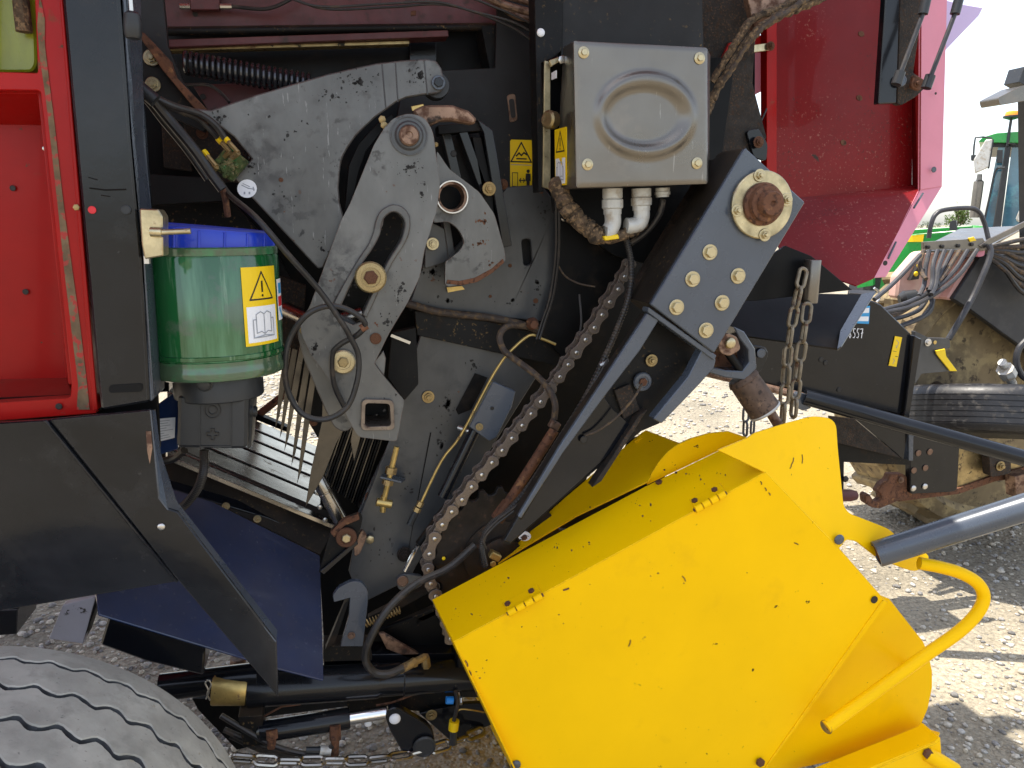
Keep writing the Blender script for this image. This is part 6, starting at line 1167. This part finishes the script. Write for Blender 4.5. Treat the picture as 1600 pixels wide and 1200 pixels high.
plate('front_lamp', rc([(1517, 242), (1532, 242), (1532, 250), (1517, 251)], 2), YT - .12, .08, M['plast'], T); plate('pillar_lamp', rc([(1558, 234), (1567, 234), (1566, 254), (1557, 254)], 1), YT - .1, .1, M['plast'], T)
g = G(); A, Bq = at(1531, 272, YT - .1), at(1522, 340, YT - .1); lathe(g, A, Bq - A, [(.025, 0), (.028, .06), (.05, .08), (.05, .2), (.045, (Bq - A).length)], 18); build('exhaust', g, M['galv'], T)
g = G(); lathe(g, at(1581, 184, YT), (0, 0, 1), [(.030, -.02), (.085, 0), (.085, .018), (.08, .02)], 20, 0); build('beacon_base', g, M['plast'], T); g = G(); lathe(g, at(1581, 183, YT), (0, 0, 1), [(.07, 0), (.072, .03), (.06, .055), (.03, .066)], 20); build('beacon', g, M['orange'], T)
hose('beacon_stem', [(1580, 186, YT), (1577, 205, YT), (1574, 228, YT)], 2.2, M['plast'], T, sm=0); hose('antenna_cable', [(1575, 224, YT - .02), (1586, 226, YT - .02), (1582, 224, YT - .02)], 1, M['hose'], T)
plate('engine_hood', [(1330, 446), (1400, 380), (1430, 360), (1520, 352), (1560, 356), (1560, 470), (1400, 480), (1330, 480)], YT + .3, 1.0, M['green'], T, bev=.05)
plate('hood_stripe', [(1418, 378), (1424, 368), (1444, 366), (1442, 378)], YT + .29, .02, M['stick'], T); plate('hood_rail', [(1424, 358), (1520, 352), (1520, 358), (1424, 366)], YT + .28, .02, M['green'], T, bev=.01)
plate('head_lamp', rc([(1484, 346), (1494, 343), (1496, 360), (1483, 360)], 3), YT, .12, M['plast'], T)
plate('green_step', [(1336, 440), (1364, 436), (1364, 446), (1340, 450)], YT, .2, M['green'], T)
for px_, Yw in ((1400, YT + .6), (1700, YT + .6)):
    c = at(px_, 480, Yw); r0 = .62; c.z = r0; w = empty('wheel', c, parent=T)
    g = G(); lathe(g, c, (0, 1, 0), [(r0 * .6, -.18), (r0 * .9, -.2), (r0, -.14), (r0, .14), (r0 * .9, .2), (r0 * .6, .18)], 40); build('tyre', g, M['rubblk'], w); g = G(); lathe(g, c, (0, 1, 0), [(.1, -.1), (r0 * .55, -.12), (r0 * .62, -.17), (r0 * .62, .17), (.1, .1)], 30); build('rim', g, M['stick'], w)

at = _at; EXT = Vector((0, 1, 0))
# ================================================================ TREES on the horizon
M['leaf'] = mat('leaves', (.075, .12, .02), .6, var=.5, vscale=2.0); M['leafd'] = mat('distant_hedge_leaves', (.10, .14, .075), .7, var=.4, vscale=1.0); M['bark'] = mat('bark', (.08, .06, .04), .9)
def tree(x, base_y, top_y, Yd, wpx, m, label, n=900, name='broadleaf_tree'):
    top = at(x, top_y, Yd); h = top.z; k = mpp(x, top_y, Yd); wr = wpx * k / 2; b = Vector((top.x, Yd, 0))
    t = empty(name, b, label, 'tree', 'hazy hedge trees on the horizon' if name == 'hedge_tree' else None)
    g = G(); lathe(g, b, (0, 0, 1), [(h * .03, 0), (h * .022, h * .4), (h * .008, h * .8)], 8)
    for q in range(6): a = rnd.uniform(0, 6.28); s = b + Vector((0, 0, h * rnd.uniform(.3, .6))); tube(g, [s, s + Vector((math.cos(a) * wr * .6, math.sin(a) * wr * .6, h * .22))], h * .008, 6)
    build('trunk', g, M['bark'], t)
    g = G(); cl = [(b + Vector((rnd.gauss(0, .38) * wr, rnd.gauss(0, .38) * wr, h * rnd.uniform(.35, .9))), wr * rnd.uniform(.25, .5)) for _ in range(14)]
    for q in range(n):
        c, r = rnd.choice(cl); d = Vector((rnd.gauss(0, 1), rnd.gauss(0, 1), rnd.gauss(0, 1))).normalized(); p = c + d * r * rnd.uniform(.5, 1); p.z = min(max(p.z, h * .12), h)
        s = wr * rnd.uniform(.05, .10); u = Vector((rnd.gauss(0, 1), rnd.gauss(0, 1), rnd.gauss(0, 1))).normalized(); w = u.orthogonal().normalized(); v = u.cross(w)
        g.add([p - w * s, p - v * s * .6, p + w * s, p + v * s * .6], [(0, 1, 2, 3)])
    build('crown', g, M[m], t)
tree(1500, 372, 318, 40, 40, 'leaf', 'yellow green young tree showing under the hose rack rail, left of the cab', 1400)
for x, ty, w, lb in ((1436, 350, 16, 'small hazy hedge tree on the horizon nearest the red hood'), (1450, 343, 14, 'tallest hazy hedge tree on the horizon left of the rack rail'), (1466, 347, 18, 'hazy hedge tree on the horizon under the rack rail corner'), (1418, 352, 20, 'low hazy hedge tree mostly hidden by the red hood')):
    tree(x, 360, ty, 110, w, 'leafd', lb, 500, 'hedge_tree')
tree(1498, 350, 306, 46, 16, 'leaf', 'thin treetop above the hose rack rail', 250)
